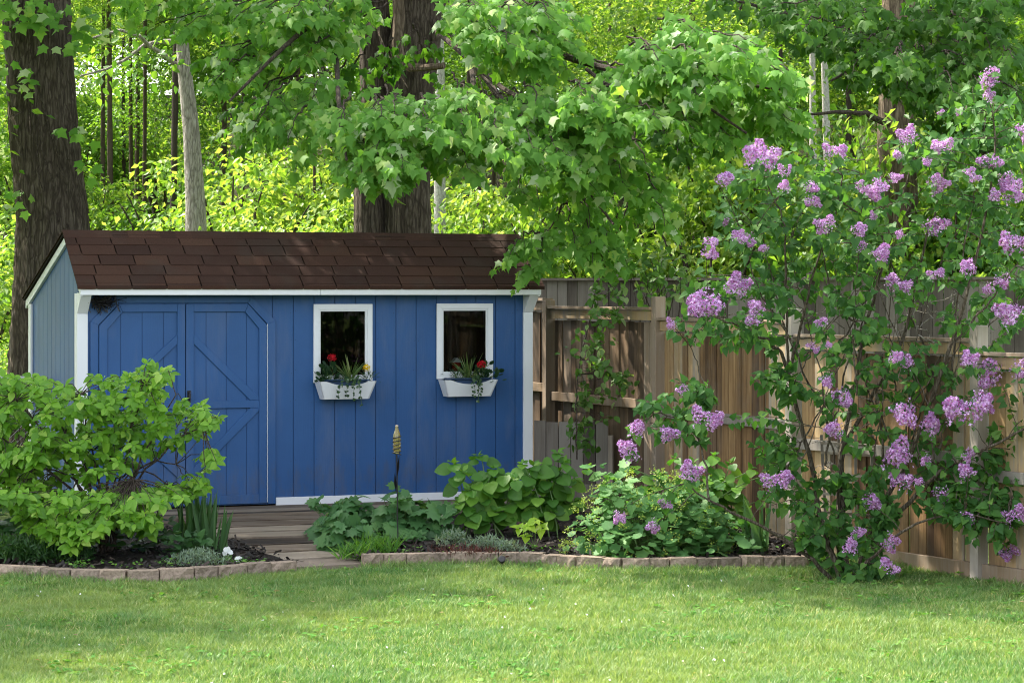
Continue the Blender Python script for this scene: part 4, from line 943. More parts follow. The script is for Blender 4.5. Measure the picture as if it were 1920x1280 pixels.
# grey snag with two arching branches
YS = 33.
t4 = thing('grey_snag', 'pale grey bare trunk with broken top and two arching branches', 'tree')
a = Acc(); a.add(*trunk_mesh([P(368, 470, YS), P(366, 380, YS), P(358, 240, YS), P(347, 140, YS), P(338, 30, YS)], [.150, .126, .106, .090, .072], 28, .05, 12, 60)); a.build('trunk', M['bark_grey'], t4, smooth=True)
for pp in ([(330, 78), (300, 78), (270, 85), (235, 112), (200, 130), (150, 143)], [(330, 122), (310, 105), (278, 85), (262, 68), (225, 57), (190, 66), (165, 75)]):
    a = Acc(); pts = A([P(x, y, YS - .15 * i) for i, (x, y) in enumerate(pp)]); tube(a, pts, np.linspace(.035, .012, len(pp)), 7); a.build('branch', M['bark_grey'], t4)
a = Acc(); 
for q in poly_in([(120, 60), (330, 50), (330, 150), (150, 160)], 10):
    n = 8; leaves(a, P(q[0], q[1], YS - .5) + rnd3(n, .15), rnd3(n) + A([0, 0, -.6]), A([0, -.6, .7]) + rnd3(n, .4), R(.1, .14, n), OVATE)
a.build('foliage', M['bgleaf2'], t4)

# ------------------------------------------------------------------ woodland behind: shared crowns, one thing per tree
CR = []
for k in range(5):
    a = Acc(); crown(a, (0, 0, 0), (2.2, 1.9, 2.0), 52, 105, .105, DIAMOND, .33, .5, .3); CR.append(a.mesh('crown'))
TR = []
for k in range(7):
    a = Acc(); h = 9.; t_ = np.linspace(0, 1, 24); q = R(-1, 1, 6); x = 2.6 * q[0] * t_ ** 1.6 + .8 * q[1] * np.sin(t_ * 6.3 + q[2]) * t_ + .35 * q[3] * np.sin(t_ * 17); tube(a, np.column_stack([x, 1.5 * q[4] * t_ + .6 * np.sin(t_ * 8 + q[5] * 3) * t_, np.linspace(-.3, h, 24)]), np.linspace(1.05, .40, 24), 10, .10)
    TR.append(a.mesh('trunk', True))
BU = []
for k in range(4):
    a = Acc(); crown(a, (0, 0, .75), (1.05, .9, .8), 36, 110, .072, DIAMOND, .17, .6, .25); s = Acc(); BU.append(a.mesh('foliage'))
a = Acc()
for k in range(7): tube(a, curve([R(-.08, .08), R(-.08, .08), -.1], [R(-.7, .7), R(-.6, .6), R(.8, 1.3)], 6, .1, .03), np.linspace(.022, .006, 6), 5)
BS = a.mesh('stem')
def with_mat(me, mat):
    c = me.copy(); c.materials.clear(); c.materials.append(mat); return c
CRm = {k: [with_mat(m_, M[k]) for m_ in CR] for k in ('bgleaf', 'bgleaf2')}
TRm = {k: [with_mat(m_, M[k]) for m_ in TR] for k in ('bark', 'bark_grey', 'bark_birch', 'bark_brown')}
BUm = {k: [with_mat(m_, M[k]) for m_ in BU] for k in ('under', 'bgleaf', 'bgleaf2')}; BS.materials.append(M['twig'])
def wtree(px, Y, wpx, bk, lf, label, crowns, group=None, name='woodland_tree', lean=0, hs=1.):
    x = (px - 960) / F * Y; z = float(gz(x, Y)); r = wpx / F * Y / 2
    t = thing(name, label, 'tree', (x, Y, z), R(0, 6.28), group)
    o = link('trunk', TRm[bk][rng.integers(7)], None, t); o.scale = (r, r, hs)
    for (dx, dz, sc) in crowns:
        c = link('crown', CRm[lf][rng.integers(5)], None, t); c.location = (dx, R(-.4, .4), dz); c.scale = (sc, sc, sc * R(.75, 1)); c.rotation_euler = (R(-.2, .2), R(-.2, .2), R(0, 6.28))
    return t
def wbush(px, Y, sc, lf, label, group=None, zs=1., name='woodland_bush', dz=0.):
    x = (px - 960) / F * Y
    t = thing(name, label, 'bush', (x, Y, float(gz(x, Y)) + dz), R(0, 6.28), group)
    o = link('foliage', BUm[lf][rng.integers(4)], None, t); o.scale = (sc, sc, sc * zs); o = link('stem', BS, None, t); o.scale = (sc, sc, sc * zs)
    return t
C = lambda *a_: list(a_)
thin = 'slim straight woodland trunk standing in the sunny clearing left of the grey snag'
for px, Y, w_, bk in ((193, 41, 9, 'bark_brown'), (207, 40, 12, 'bark_brown'), (232, 46, 7, 'bark'), (247, 43, 8, 'bark_brown'), (257, 44, 9, 'bark_brown'), (270, 42, 9, 'bark_brown')):
    wtree(px, Y, w_, bk, 'bgleaf', thin, C((R(-.8, .8), R(3.9, 4.6), R(.4, .55)), (R(-.8, .8), R(5.4, 6.8), R(.6, .8))), 'slim trunks in the clearing', 'slim_tree')
wtree(325, 37, 14, 'bark', 'bgleaf2', 'dark leaning trunk just left of the pale grey snag', C((-.3, 7.5, .7)), None, 'woodland_tree')
wtree(825, 34, 24, 'bark_birch', 'bgleaf', 'pale straight trunk just right of the twin trunked maple', C((.4, 6.5, 1.)), None, 'pale_tree')
wtree(590, 36, 6, 'bark_brown', 'bgleaf', 'thin whip-like sapling left of the twin trunked maple', C((.2, 5.2, .7)), None, 'sapling')
wtree(1292, 34, 16, 'bark_brown', 'bgleaf', 'straight brown trunk with leafy top above the fence middle', C((-.2, 5.0, .9), (.6, 4., .6)), None, 'woodland_tree')
for px in (1528, 1552): wtree(px, 40, 15, 'bark_birch', 'bgleaf2', 'white birch trunk of the pair behind the lilac', C((R(-.5, .5), 7.2, .8)), 'pair of white birches', 'birch_tree')
wtree(1590, 42, 12, 'bark', 'bgleaf2', 'dark slender trunk right of the white birch pair', C((.5, 6, 1.)))
wtree(1785, 38, 18, 'bark_brown', 'bgleaf', 'brown trunk right of the furrowed maple behind the lilac', C((.4, 6, 1.1)))
wtree(1145, 40, 8, 'bark_brown', 'bgleaf', 'thin reddish trunk under the hanging maple leaves', C((-.4, 6.6, .9)), None, 'sapling')
for px, Y, w_, bk in ((455, 40, 7, 'bark'), (520, 44, 8, 'bark_brown'), (548, 38, 5, 'bark_grey'), (633, 42, 9, 'bark'), (880, 40, 8, 'bark'), (925, 44, 7, 'bark_brown'), (1065, 42, 8, 'bark'), (1225, 45, 9, 'bark_brown'), (1385, 40, 9, 'bark'), (1460, 38, 12, 'bark'), (1745, 44, 8, 'bark'), (1835, 40, 9, 'bark_brown')):
    wtree(px, Y, w_, bk, 'bgleaf2', 'slender dark stem among the bright leaves behind roof and fence', C((R(-.5, .5), R(5.6, 7.4), R(.5, .7))), 'slender stems in the wood', 'slender_tree')
grp = 'leafy trees of the sunlit wood behind the fence and shed'
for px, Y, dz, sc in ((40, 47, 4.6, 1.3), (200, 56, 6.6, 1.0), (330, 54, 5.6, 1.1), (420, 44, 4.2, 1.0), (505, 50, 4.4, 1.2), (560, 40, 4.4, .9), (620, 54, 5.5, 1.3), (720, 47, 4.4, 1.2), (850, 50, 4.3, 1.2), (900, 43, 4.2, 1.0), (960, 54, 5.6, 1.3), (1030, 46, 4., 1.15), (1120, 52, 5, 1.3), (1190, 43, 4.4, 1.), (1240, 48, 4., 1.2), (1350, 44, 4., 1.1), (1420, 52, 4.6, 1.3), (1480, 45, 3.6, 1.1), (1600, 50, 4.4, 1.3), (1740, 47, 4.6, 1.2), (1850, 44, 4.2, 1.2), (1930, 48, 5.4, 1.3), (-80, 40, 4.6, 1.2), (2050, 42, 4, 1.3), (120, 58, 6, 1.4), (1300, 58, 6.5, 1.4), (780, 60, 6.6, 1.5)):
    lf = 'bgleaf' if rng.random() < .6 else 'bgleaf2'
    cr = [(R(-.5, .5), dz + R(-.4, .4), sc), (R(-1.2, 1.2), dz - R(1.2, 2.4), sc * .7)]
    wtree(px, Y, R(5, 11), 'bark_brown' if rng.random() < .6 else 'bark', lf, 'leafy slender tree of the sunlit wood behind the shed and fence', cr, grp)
# understorey
a = Acc(); yy = np.linspace(28.2, 92, 60); uu = np.linspace(0, 1, 30); xl = np.interp(yy, [28, 34, 60, 92], [-2.4, -4.2, -8.4, -12.5]); v = np.zeros((60, 30, 3))
v[..., 1] = yy[:, None]; v[..., 0] = xl[:, None] + (34 - xl)[:, None] * uu[None] ** 1.4; v[..., 2] = gz(v[..., 0], v[..., 1]) + .03
i = np.arange(59)[:, None] * 30; j = np.arange(29)[None]; a.add(v.reshape(-1, 3), np.stack([i + j, i + j + 1, i + 30 + j + 1, i + 30 + j], -1).reshape(-1, 4)); a.build('woodland_floor', M['litter'], kind='structure', smooth=True)  # dark litter sheet: shade behind the bushes is put into its colour
bgp = 'bright bushes between the shed roof and the wood'
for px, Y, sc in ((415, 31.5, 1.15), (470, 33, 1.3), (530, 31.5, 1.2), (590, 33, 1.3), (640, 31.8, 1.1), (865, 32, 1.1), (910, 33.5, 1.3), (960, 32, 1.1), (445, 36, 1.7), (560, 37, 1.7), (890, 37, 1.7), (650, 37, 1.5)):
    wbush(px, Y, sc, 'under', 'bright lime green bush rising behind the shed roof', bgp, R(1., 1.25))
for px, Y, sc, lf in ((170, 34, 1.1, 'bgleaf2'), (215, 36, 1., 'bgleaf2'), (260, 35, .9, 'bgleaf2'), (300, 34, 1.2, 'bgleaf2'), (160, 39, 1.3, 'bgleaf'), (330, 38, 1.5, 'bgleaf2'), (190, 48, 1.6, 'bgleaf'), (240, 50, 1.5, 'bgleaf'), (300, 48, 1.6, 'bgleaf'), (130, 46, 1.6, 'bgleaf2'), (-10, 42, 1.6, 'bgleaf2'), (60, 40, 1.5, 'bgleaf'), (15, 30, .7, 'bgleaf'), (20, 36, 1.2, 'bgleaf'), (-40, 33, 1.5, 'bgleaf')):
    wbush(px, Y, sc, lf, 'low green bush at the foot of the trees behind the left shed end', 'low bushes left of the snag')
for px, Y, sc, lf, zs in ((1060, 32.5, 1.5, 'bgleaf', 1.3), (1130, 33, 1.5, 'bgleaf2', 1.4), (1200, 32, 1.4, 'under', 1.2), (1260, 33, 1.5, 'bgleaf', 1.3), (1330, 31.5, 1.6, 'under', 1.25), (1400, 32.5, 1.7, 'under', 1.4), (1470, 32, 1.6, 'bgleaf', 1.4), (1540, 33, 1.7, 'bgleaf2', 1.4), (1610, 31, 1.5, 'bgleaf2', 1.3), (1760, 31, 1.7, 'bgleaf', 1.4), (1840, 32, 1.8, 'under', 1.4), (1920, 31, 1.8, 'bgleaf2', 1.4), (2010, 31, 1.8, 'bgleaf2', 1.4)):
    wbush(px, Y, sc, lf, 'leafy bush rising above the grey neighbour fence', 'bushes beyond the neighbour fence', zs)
# far wood: one mass
a = Acc()
for k in range(26):
    x = -19 + 38 * k / 25 + R(-.8, .8); Yf = R(64, 76); crown(a, (x, Yf, float(gz(x, Yf)) + R(.8, 3.5)), (2.4, 2.0, 2.2), 60, 60, .20, DIAMOND, .6, .6, .3); crown(a, (x + R(-1, 1), Yf + 1, float(gz(x, Yf)) + R(4, 7)), (2.4, 2.0, 2.4), 60, 60, .20, DIAMOND, .6, .6, .3)
    crown(a, (x + R(-1, 1), Yf + 2, float(gz(x, Yf)) + R(8, 12)), (2.8, 2.0, 3.0), 50, 60, .24, DIAMOND, .6, .6, .3)
a.build('forest', M['bgleaf'], label='far sunlit wood closing the view up the slope', cat='forest', kind='stuff')
# trees out of the frame to the left and behind, whose shade falls across the lawn
for (x, y, z, sc) in ((-9.6, 27.2, 8.3, 1.2), (-8.6, 26.4, 4.6, 1.1), (-9.8, 23.6, 3.6, 1.2), (-9.5, 20.5, 8.6, 1.3), (-7.5, 23.4, 9.5, 1.15), (-10.5, 15.5, 9.0, 1.1), (-5.6, 21.5, 6.2, .42)):
    t = thing('shade_tree', 'tall leafy tree standing left of the lawn outside the view', 'tree', (x, y, 0), 0, 'shade trees left of the lawn')
    o = link('trunk', TRm['bark'][0], None, t); o.scale = (.22, .22, 1.)
    for k in range(3):
        c = link('crown', CRm['bgleaf2'][k], None, t); c.location = (R(-1.2, 1.2), R(-1.5, 1.5), z + R(-1.5, 1.5)); c.scale = (sc, sc, sc * .8)

# ------------------------------------------------------------------ shrubs and border plants
def rosette(a, c, axis, n, size, T, open_=1., up=.3):
    axis = nrm(axis); s = nrm(np.cross(axis, A([.3, .2, 1.]) + rnd3(1, .1)[0])); u = np.cross(s, axis); ph = R(0, 6.28)
    an = ph + np.arange(n) / n * 2 * np.pi * 1.0 + R(-.3, .3, n); rad = np.cos(an)[:, None] * s + np.sin(an)[:, None] * u
    leaves(a, c + rad * size * .06, rad * open_ + axis * up + A([0, 0, -.38]) + rnd3(n, .22), axis + rad * .25 + A([0, -.25, .1]) + rnd3(n, .28), R(.6, 1.2, n) * size, T)
# lime green dogwood
YD = 20.7
dog = thing('dogwood_shrub', 'large lime green dogwood shrub in front of the shed doors', 'shrub', (0, 0, 0)); lf = Acc(); st = Acc()
base = G(200, YD, .06); mains = []
for e, rr in (((215, 790), .020), ((330, 740), .016), ((270, 720), .014), ((380, 800), .014), ((90, 760), .018), ((30, 750), .016), ((150, 740), .014), ((330, 870), .014), ((-40, 800), .016), ((60, 880), .013), ((250, 900), .012), ((130, 930), .010), ((340, 930), .010)):
    c = curve(base + R(-.08, .08, 3) * A([1, 1, 0]), P(e[0], e[1], YD + R(-.35, .35)), 10, R(-.05, .05), .02, mid=P(200 + (e[0] - 200) * .35, 900, YD)); tube(st, c, np.linspace(rr, .005, 10), 6); mains.append(c)
allm = np.concatenate([c[4:] for c in mains])
regions = [([(-60, 705), (60, 700), (130, 720), (165, 745), (160, 850), (120, 880), (60, 880), (-60, 900)], 170), ([(175, 705), (210, 695), (250, 700), (270, 678), (310, 690), (335, 700), (300, 745), (290, 770), (340, 760), (380, 760), (425, 790), (400, 815), (330, 830), (270, 850), (190, 860), (170, 800), (165, 750)], 130),
           ([(150, 780), (250, 790), (230, 880), (130, 890)], 22), ([(390, 850), (412, 860), (400, 880), (375, 870)], 6), ([(-50, 880), (30, 890), (120, 925), (250, 930), (320, 905), (390, 895), (395, 915), (340, 940), (270, 955), (260, 985), (200, 995), (150, 1020), (80, 985), (20, 960), (-50, 950)], 230), ([(260, 955), (305, 985), (280, 1000), (240, 985)], 22), ([(180, 990), (130, 990), (150, 1025), (170, 1015)], 26), ([(20, 980), (130, 985), (160, 1030), (60, 1015)], 24), ([(-50, 830), (120, 850), (250, 860), (230, 925), (60, 905), (-50, 900)], 34)]
for outl, n in regions:
    for q in poly_in(outl, n):
        c = P(q[0], q[1], YD + R(-.45, .45) - (.45 if q[1] > 925 else 0)); i = np.argmin(np.linalg.norm(allm - c, axis=1)); m_ = allm[i]
        tube(st, curve(m_, c, 5, R(.0, .05), .01), np.linspace(.0045, .0025, 5), 4)
        ax = nrm(A([R(-.5, .5), -R(.2, .9), R(.5, 1.1)])); rosette(lf, c, ax, rng.integers(4, 7), .090, OVATE, 1., .35)
        rosette(lf, c + (m_ - c) * .2 / max(.2, np.linalg.norm(m_ - c)) * .35, ax, 4, .082, OVATE, 1., .1)
        if rng.random() < .5: rosette(lf, c + ax * .02, ax, 3, .05, OVATE, .5, 1.)
lf.build('foliage', M['lime'], dog); st.build('stem', M['twig'], dog)

# lilac
YLi = 19.6
lil = thing('lilac_bush', 'tall lilac bush with drooping purple flower clusters before the fence', 'lilac', (0, 0, 0))
CL = [(1856, 143, 42), (1850, 187, 28), (1798, 202, 18), (1768, 213, 14), (1705, 262, 40), (1683, 291, 24), (1772, 280, 34), (1738, 296, 24), (1905, 255, 54), (1855, 302, 36), (1885, 328, 42), (1812, 332, 30), (1752, 345, 36), (1895, 368, 46), (1862, 380, 30), (1568, 292, 36), (1425, 305, 58), (1348, 345, 44), (1470, 325, 28), (1468, 357, 30), (1515, 348, 34), (1520, 375, 28), (1630, 345, 44), (1610, 352, 24), (1672, 335, 26), (1755, 368, 26), (1365, 407, 22), (1410, 446, 28), (1385, 448, 26), (1438, 467, 24), (1637, 408, 18), (1604, 440, 38), (1618, 465, 30), (1553, 424, 34), (1645, 486, 38), (1320, 463, 44), (1748, 425, 44), (1693, 436, 18), (1815, 515, 38), (1758, 520, 28), (1880, 520, 30), (1862, 537, 28), (1905, 465, 48), (1672, 530, 34), (1712, 540, 36), (1330, 567, 70), (1375, 550, 46), (1425, 588, 46), (1540, 606, 24), (1260, 613, 26), (1912, 600, 54), (1530, 648, 20), (1553, 650, 16), (1668, 670, 36), (1702, 685, 30), (1548, 705, 30), (1285, 730, 28), (1575, 742, 40), (1815, 685, 36), (1858, 702, 56), (1907, 690, 46), (1832, 745, 44), (1690, 757, 54), (1805, 782, 64), (1740, 806, 46), (1572, 805, 44), (1320, 793, 48), (1190, 810, 40), (1237, 815, 46), (1185, 850, 46), (1290, 893, 42), (1810, 847, 28), (1740, 862, 24), (1765, 920, 42), (1682, 875, 60), (1690, 908, 46), (1725, 908, 20), (1624, 938, 44), (1455, 910, 44), (1817, 895, 42), (1810, 975, 38), (1247, 942, 22), (1162, 960, 28), (1232, 980, 30), (1605, 998, 24), (1662, 1010, 38), (1592, 1038, 36), (1665, 1065, 32), (1886, 1027, 38), (1880, 965, 26), (1903, 975, 40)]
def panicle(seed):
    g = np.random.default_rng(seed); a = Acc(); b = Acc()
    for k in range(g.integers(2, 4)):                      # two or three cone shaped trusses from one tip
        ax = nrm(A([g.uniform(-.7, .7), g.uniform(-.6, .3), g.uniform(-.1, 1.)])); o = ax * g.uniform(.0, .12); L_ = g.uniform(.5, .75)
        n = 210; u = g.random(n) ** .8; r = .33 * (1 - u * .72) * (.78 + .3 * g.random(n)) * (1 + .25 * np.sin(u * 17 + g.uniform(0, 6)))
        d = nrm(np.cross(ax, g.normal(0, 1, (n, 3)))); p = o + ax * (u * L_)[:, None] + d * r[:, None]
        leaves(a, p, g.normal(0, 1, (n, 3)), d + ax * .35 + g.normal(0, .4, (n, 3)), g.uniform(.075, .125, n), FLORET)
        n = 46; u = g.random(n) ** .55; d = nrm(np.cross(ax, g.normal(0, 1, (n, 3)))); p = o + ax * (u * L_)[:, None] + d * (.28 * (1 - u * .75))[:, None]
        leaves(b, p, g.normal(0, 1, (n, 3)), d + ax * .4, g.uniform(.06, .10, n), FLORET)
    a.f = a.f; off = a.n; nf = sum(len(f) for f in a.f); a.add(np.concatenate(b.v), np.concatenate(b.f))
    me = a.mesh('flower_cluster'); me.materials.append(M['lilac']); me.materials.append(M['lilac_bud'])
    mi = np.zeros(len(me.polygons), np.int32); mi[nf:] = 1; me.polygons.foreach_set('material_index', mi); return me
PN = [panicle(100 + k) for k in range(12)]
lf = Acc(); st = Acc()
bases = [G(p, YLi + R(-.25, .3), 0) for p in (1545, 1560, 1580, 1600, 1615, 1570, 1590, 1630)]
stems = []
def lstem(pts, r0, r1, wob=.012):
    pts = A([P(*p) if p[1] > 0 else p for p in pts]); s = np.linspace(0, 1, len(pts)); t = np.linspace(0, 1, 18); c = np.column_stack([np.interp(t, s, pts[:, k]) for k in range(3)])
    for _ in range(2): c[1:-1] = (c[:-2] + 2 * c[1:-1] + c[2:]) / 4
    c[1:-1] += R(-wob, wob, (16, 3)); tube(st, c, np.linspace(r0, r1, 18), 7); stems.append(c)
lstem([(1575, 1085, 19.6), (1535, 960, 19.7), (1522, 870, 19.8), (1490, 740, 19.8), (1465, 660, 19.7)], .024, .014)
lstem([(1465, 660, 19.7), (1430, 630, 19.5), (1375, 610, 19.3), (1330, 590, 19.1)], .013, .005)
lstem([(1480, 700, 19.8), (1500, 620, 19.8), (1520, 520, 19.7), (1560, 430, 19.6), (1580, 330, 19.5)], .014, .005)
lstem([(1478, 690, 19.8), (1472, 520, 19.7), (1475, 420, 19.6), (1430, 330, 19.5)], .012, .004)
lstem([(1580, 1085, 19.7), (1565, 900, 19.8), (1590, 780, 19.9), (1620, 620, 19.9), (1650, 520, 19.8), (1680, 420, 19.7), (1710, 300, 19.6)], .022, .006)
lstem([(1590, 1085, 19.6), (1572, 850, 19.9), (1600, 800, 20.0), (1690, 660, 19.9), (1720, 520, 19.8), (1740, 440, 19.7), (1770, 330, 19.6)], .022, .006)
lstem([(1605, 1085, 19.6), (1640, 960, 19.6), (1690, 900, 19.5), (1730, 780, 19.4), (1790, 640, 19.3), (1820, 530, 19.2), (1850, 400, 19.2), (1880, 260, 19.2), (1850, 170, 19.2)], .024, .005)
lstem([(1610, 1085, 19.5), (1670, 980, 19.4), (1760, 880, 19.2), (1850, 840, 19.0), (1930, 800, 18.8)], .022, .008)
lstem([(1600, 1080, 19.3), (1680, 1000, 19.1), (1780, 960, 18.9), (1890, 980, 18.8)], .014, .004)
lstem([(1560, 1085, 19.5), (1480, 1010, 19.3), (1400, 975, 19.2), (1320, 935, 19.1), (1285, 905, 19.1)], .017, .005)
lstem([(1330, 940, 19.1), (1325, 870, 19.2), (1300, 800, 19.3), (1240, 770, 19.3), (1190, 800, 19.3)], .009, .004)
lstem([(1310, 830, 19.3), (1330, 760, 19.3), (1310, 690, 19.3), (1295, 650, 19.3)], .006, .003)
lstem([(1650, 1000, 19.5), (1660, 920, 19.7), (1650, 800, 19.8), (1640, 720, 19.8)], .015, .006)
lstem([(1620, 620, 19.9), (1560, 560, 19.8), (1540, 450, 19.7)], .009, .004)
for k in range(26):                                        # long thin shoots, bare below
    x0 = R(1470, 1800); y0_ = R(620, 940); x1 = x0 + R(-150, 190); y1_ = y0_ - R(160, 420); yy_ = R(19.2, 20.1)
    if y1_ > 150 + max(0, (1700 - x1)) * .35: lstem([(x0, y0_, yy_), ((x0 + x1) / 2 + R(-30, 30), (y0_ + y1_) / 2, yy_), (x1, y1_, yy_)], R(.005, .010), .0025, .014)
lstem([(1790, 640, 19.3), (1860, 560, 19.1), (1920, 470, 19.0)], .010, .004)
allS = np.concatenate([c[6:] for c in stems]); low = np.concatenate([c for c in stems])
def twig_to(c, r=.005):
    dv = low - c; w_ = np.linalg.norm(dv, axis=1) + .35 * np.maximum(0, dv[:, 2] + .03); m_ = low[np.argmin(w_)]
    cc = curve(m_, c, 6, R(-.02, .04), .012); tube(st, cc, np.linspace(r, r * .5, 6), 5); return cc
def lil_leaves(cc, n0=2, ls=.080):
    d = nrm(cc[-1] - cc[0])
    for p in cc[n0:]:
        s = nrm(np.cross(d, rnd3(1)[0]))
        for sg in (1, -1):
            out = nrm(d * .5 + s * sg + A([0, -.15, -.25])); leaves(lf, p + out * .02, out + A([0, 0, -R(.1, .7)]), A([0, -.65, .75]) + rnd3(1, .4)[0], ls * R(.45, 1.2), HEART)
def twig(q, Yq, L_=.22):
    c = P(q[0], q[1], Yq); cc = twig_to(c, .004); dst = np.linalg.norm(cc[-1] - cc[0])
    if dst > L_: 
        e = curve(c - nrm(cc[-1] - cc[0]) * L_, c, 6); lil_leaves(e, 0)
    else: lil_leaves(cc, 1)
for outl, n, y0_, y1_ in (([(1400, 300), (1450, 280), (1540, 290), (1640, 320), (1700, 250), (1770, 200), (1830, 140), (1880, 130), (1930, 230), (1930, 420), (1800, 420), (1700, 450), (1600, 450), (1500, 420), (1420, 440), (1340, 480), (1330, 380)], 175, 19.0, 20.2),
                  ([(1310, 440), (1420, 440), (1520, 420), (1700, 450), (1930, 420), (1930, 640), (1800, 620), (1700, 600), (1600, 660), (1500, 600), (1420, 640), (1330, 640), (1270, 600)], 150, 19.0, 20.3),
                  ([(1480, 650), (1600, 640), (1700, 620), (1800, 650), (1930, 640), (1930, 860), (1800, 1000), (1760, 900), (1650, 880), (1560, 800), (1500, 760), (1440, 720)], 125, 19.0, 20.1),
                  ([(1520, 900), (1640, 880), (1690, 960), (1650, 1050), (1640, 1110), (1580, 1085), (1530, 1060), (1480, 980)], 100, 19.2, 20.),
                  ([(1600, 1060), (1660, 1060), (1650, 1115), (1600, 1110)], 14, 19.0, 19.4),
                  ([(1190, 760), (1250, 720), (1300, 690), (1330, 740), (1320, 830), (1260, 850), (1200, 800)], 26, 19.1, 19.5),
                  ([(1270, 590), (1340, 590), (1440, 640), (1480, 700), (1470, 850), (1420, 880), (1400, 800), (1440, 740), (1340, 640)], 34, 19.2, 19.9),
                  ([(1400, 860), (1480, 820), (1500, 940), (1440, 950)], 16, 19.4, 19.9),
                  ([(1740, 900), (1920, 880), (1920, 1000), (1840, 1030), (1760, 1000)], 46, 18.8, 19.4)):
    for q in poly_in(outl, n): twig(q, R(y0_, y1_))
for k, (x, y, s) in enumerate(CL):
    Yk = 18.85 + R(-.12, .3) if x > 1280 else 19.1
    c = P(x, y, Yk); cc = twig_to(c + A([0, 0.03, .0]), .004); lil_leaves(cc, 3, .08)
    o = link('flower_cluster', PN[k % 12], None, lil); sz = s / F * Yk; o.location = c; sz *= 1.14; o.scale = (sz * R(.95, 1.2), sz, sz * R(.9, 1.1)); o.rotation_euler = (R(-.35, .35), R(-.6, .6) + (math.pi if rng.random() < .3 else 0), R(0, 6.28))
lf.build('foliage', M['lilac_leaf'], lil); st.build('stem', M['stem_lilac'], lil)
for q in poly_in([(1560, 560), (1900, 540), (1900, 640), (1700, 660), (1600, 800), (1540, 860), (1600, 900), (1700, 760)], 46):
    a = Acc(); c = P(q[0], q[1], 20. + R(-.3, .2)); e = c + rnd3(1)[0] * A([.28, .1, .14]); tube(a, curve(c, e, 7, R(-.04, .04), .02), np.linspace(.004, .0018, 7), 4)
    m_ = low[np.argmin(np.linalg.norm(low - c, axis=1))]; tube(a, curve(m_, c, 6, 0, .02), np.linspace(.005, .004, 6), 4); a.build('dead_twig', M['bark_grey'], lil)
# fan trellis leaning on the fence behind the lilac
tre = thing('garden_trellis', 'weathered wooden trellis against the fence behind the lilac stems', 'trellis'); Yt = 20.55
a = Acc()
for x0, x1 in ((1552, 1540), (1580, 1572), (1606, 1604), (1630, 1636)): beam(a, G(x0, Yt, .0), P(x1, 815, Yt + .05), .022, .016, (0, 1, 0))
a.build('upright', M['grey_wood'], tre); a = Acc()
for y in (830, 848, 888, 925, 960): beam(a, P(1540, y, Yt - .012), P(1638, y + 6, Yt - .012), .02, .012, (0, 1, 0))
a.build('slat', M['post'], tre)

# hydrangeas: stems with paired broad leaves
def hydrangea(label, px0, px1, Yh, tops, ls=.15, name='hydrangea'):
    t = thing(name, label, 'plant', G((px0 + px1) / 2, Yh, .08)); o = A(t.location); lf = Acc(); st = Acc()
    for (x, y) in tops:
        b = G(R(px0, px1), Yh + R(-.2, .2), .08); e = P(x, y, Yh + R(-.25, .2)); c = curve(b, e, 8, 0, .01, mid=(b + e) / 2 + A([0, 0, .08])); tube(st, c - o, np.linspace(.007, .004, 8), 5)
        for i in range(2, 8):
            ph = (i % 2) * math.pi / 2 + R(-.4, .4)
            for k in (0, math.pi):
                out = A([math.cos(ph + k), math.sin(ph + k) * .8, 0]); 
                if i < 3 and rng.random() < .4: continue
                leaves(lf, c[i] - o + out * .03, out + A([0, 0, -R(0, .55)]), A([0, -.75, .75]) + rnd3(1, .22)[0], ls * R(.7, 1.15) * (.85 if i == 7 else 1), BROAD)
        rosette(lf, e - o + A([0, 0, .01]), A([0, -.2, 1]), 4, ls * .5, OVATE, .6, .9)
    lf.build('foliage', M['hydr'], t); st.build('stem', M['stem_green'], t)
hydrangea('leafy green hydrangea against the right half of the blue shed wall', 860, 975, 22.0, [(850, 870), (868, 885), (898, 855), (925, 880), (945, 890), (880, 920), (910, 930), (950, 925), (860, 945), (890, 965), (930, 960), (965, 900)])
hydrangea('leafy green hydrangea beside the low grey gate', 985, 1075, 22.1, [(980, 870), (1000, 875), (1020, 880), (1045, 850), (1060, 870), (1078, 900), (1010, 920), (1050, 925), (985, 930), (1035, 960), (1075, 940)])
hydrangea('dark leaved plant behind the pale mantle mound under the fence', 1200, 1440, 21.3, [(1190, 880), (1230, 890), (1265, 860), (1300, 870), (1340, 855), (1370, 870), (1410, 880), (1440, 890), (1330, 900), (1385, 920), (1430, 940), (1280, 900), (1240, 890), (1360, 900), (1160, 890), (1100, 880)], .115)
t = thing('lime_seedling', 'small yellow green seedling with bright leaves in the right bed', 'plant', G(1003, 21.0, .08)); o = A(t.location); lf = Acc(); st = Acc()
for (x, y) in ((1004, 975), (990, 985), (1018, 990), (985, 1005), (975, 990)):
    e = P(x, y, 21.0); tube(st, curve([0, 0, 0], e - o, 5), .003, 4); rosette(lf, e - o, A([R(-.3, .3), -.5, .9]), 4, .085, HEART, 1, .2)
lf.build('foliage', M['limepale'], t); st.build('stem', M['stem_green'], t)
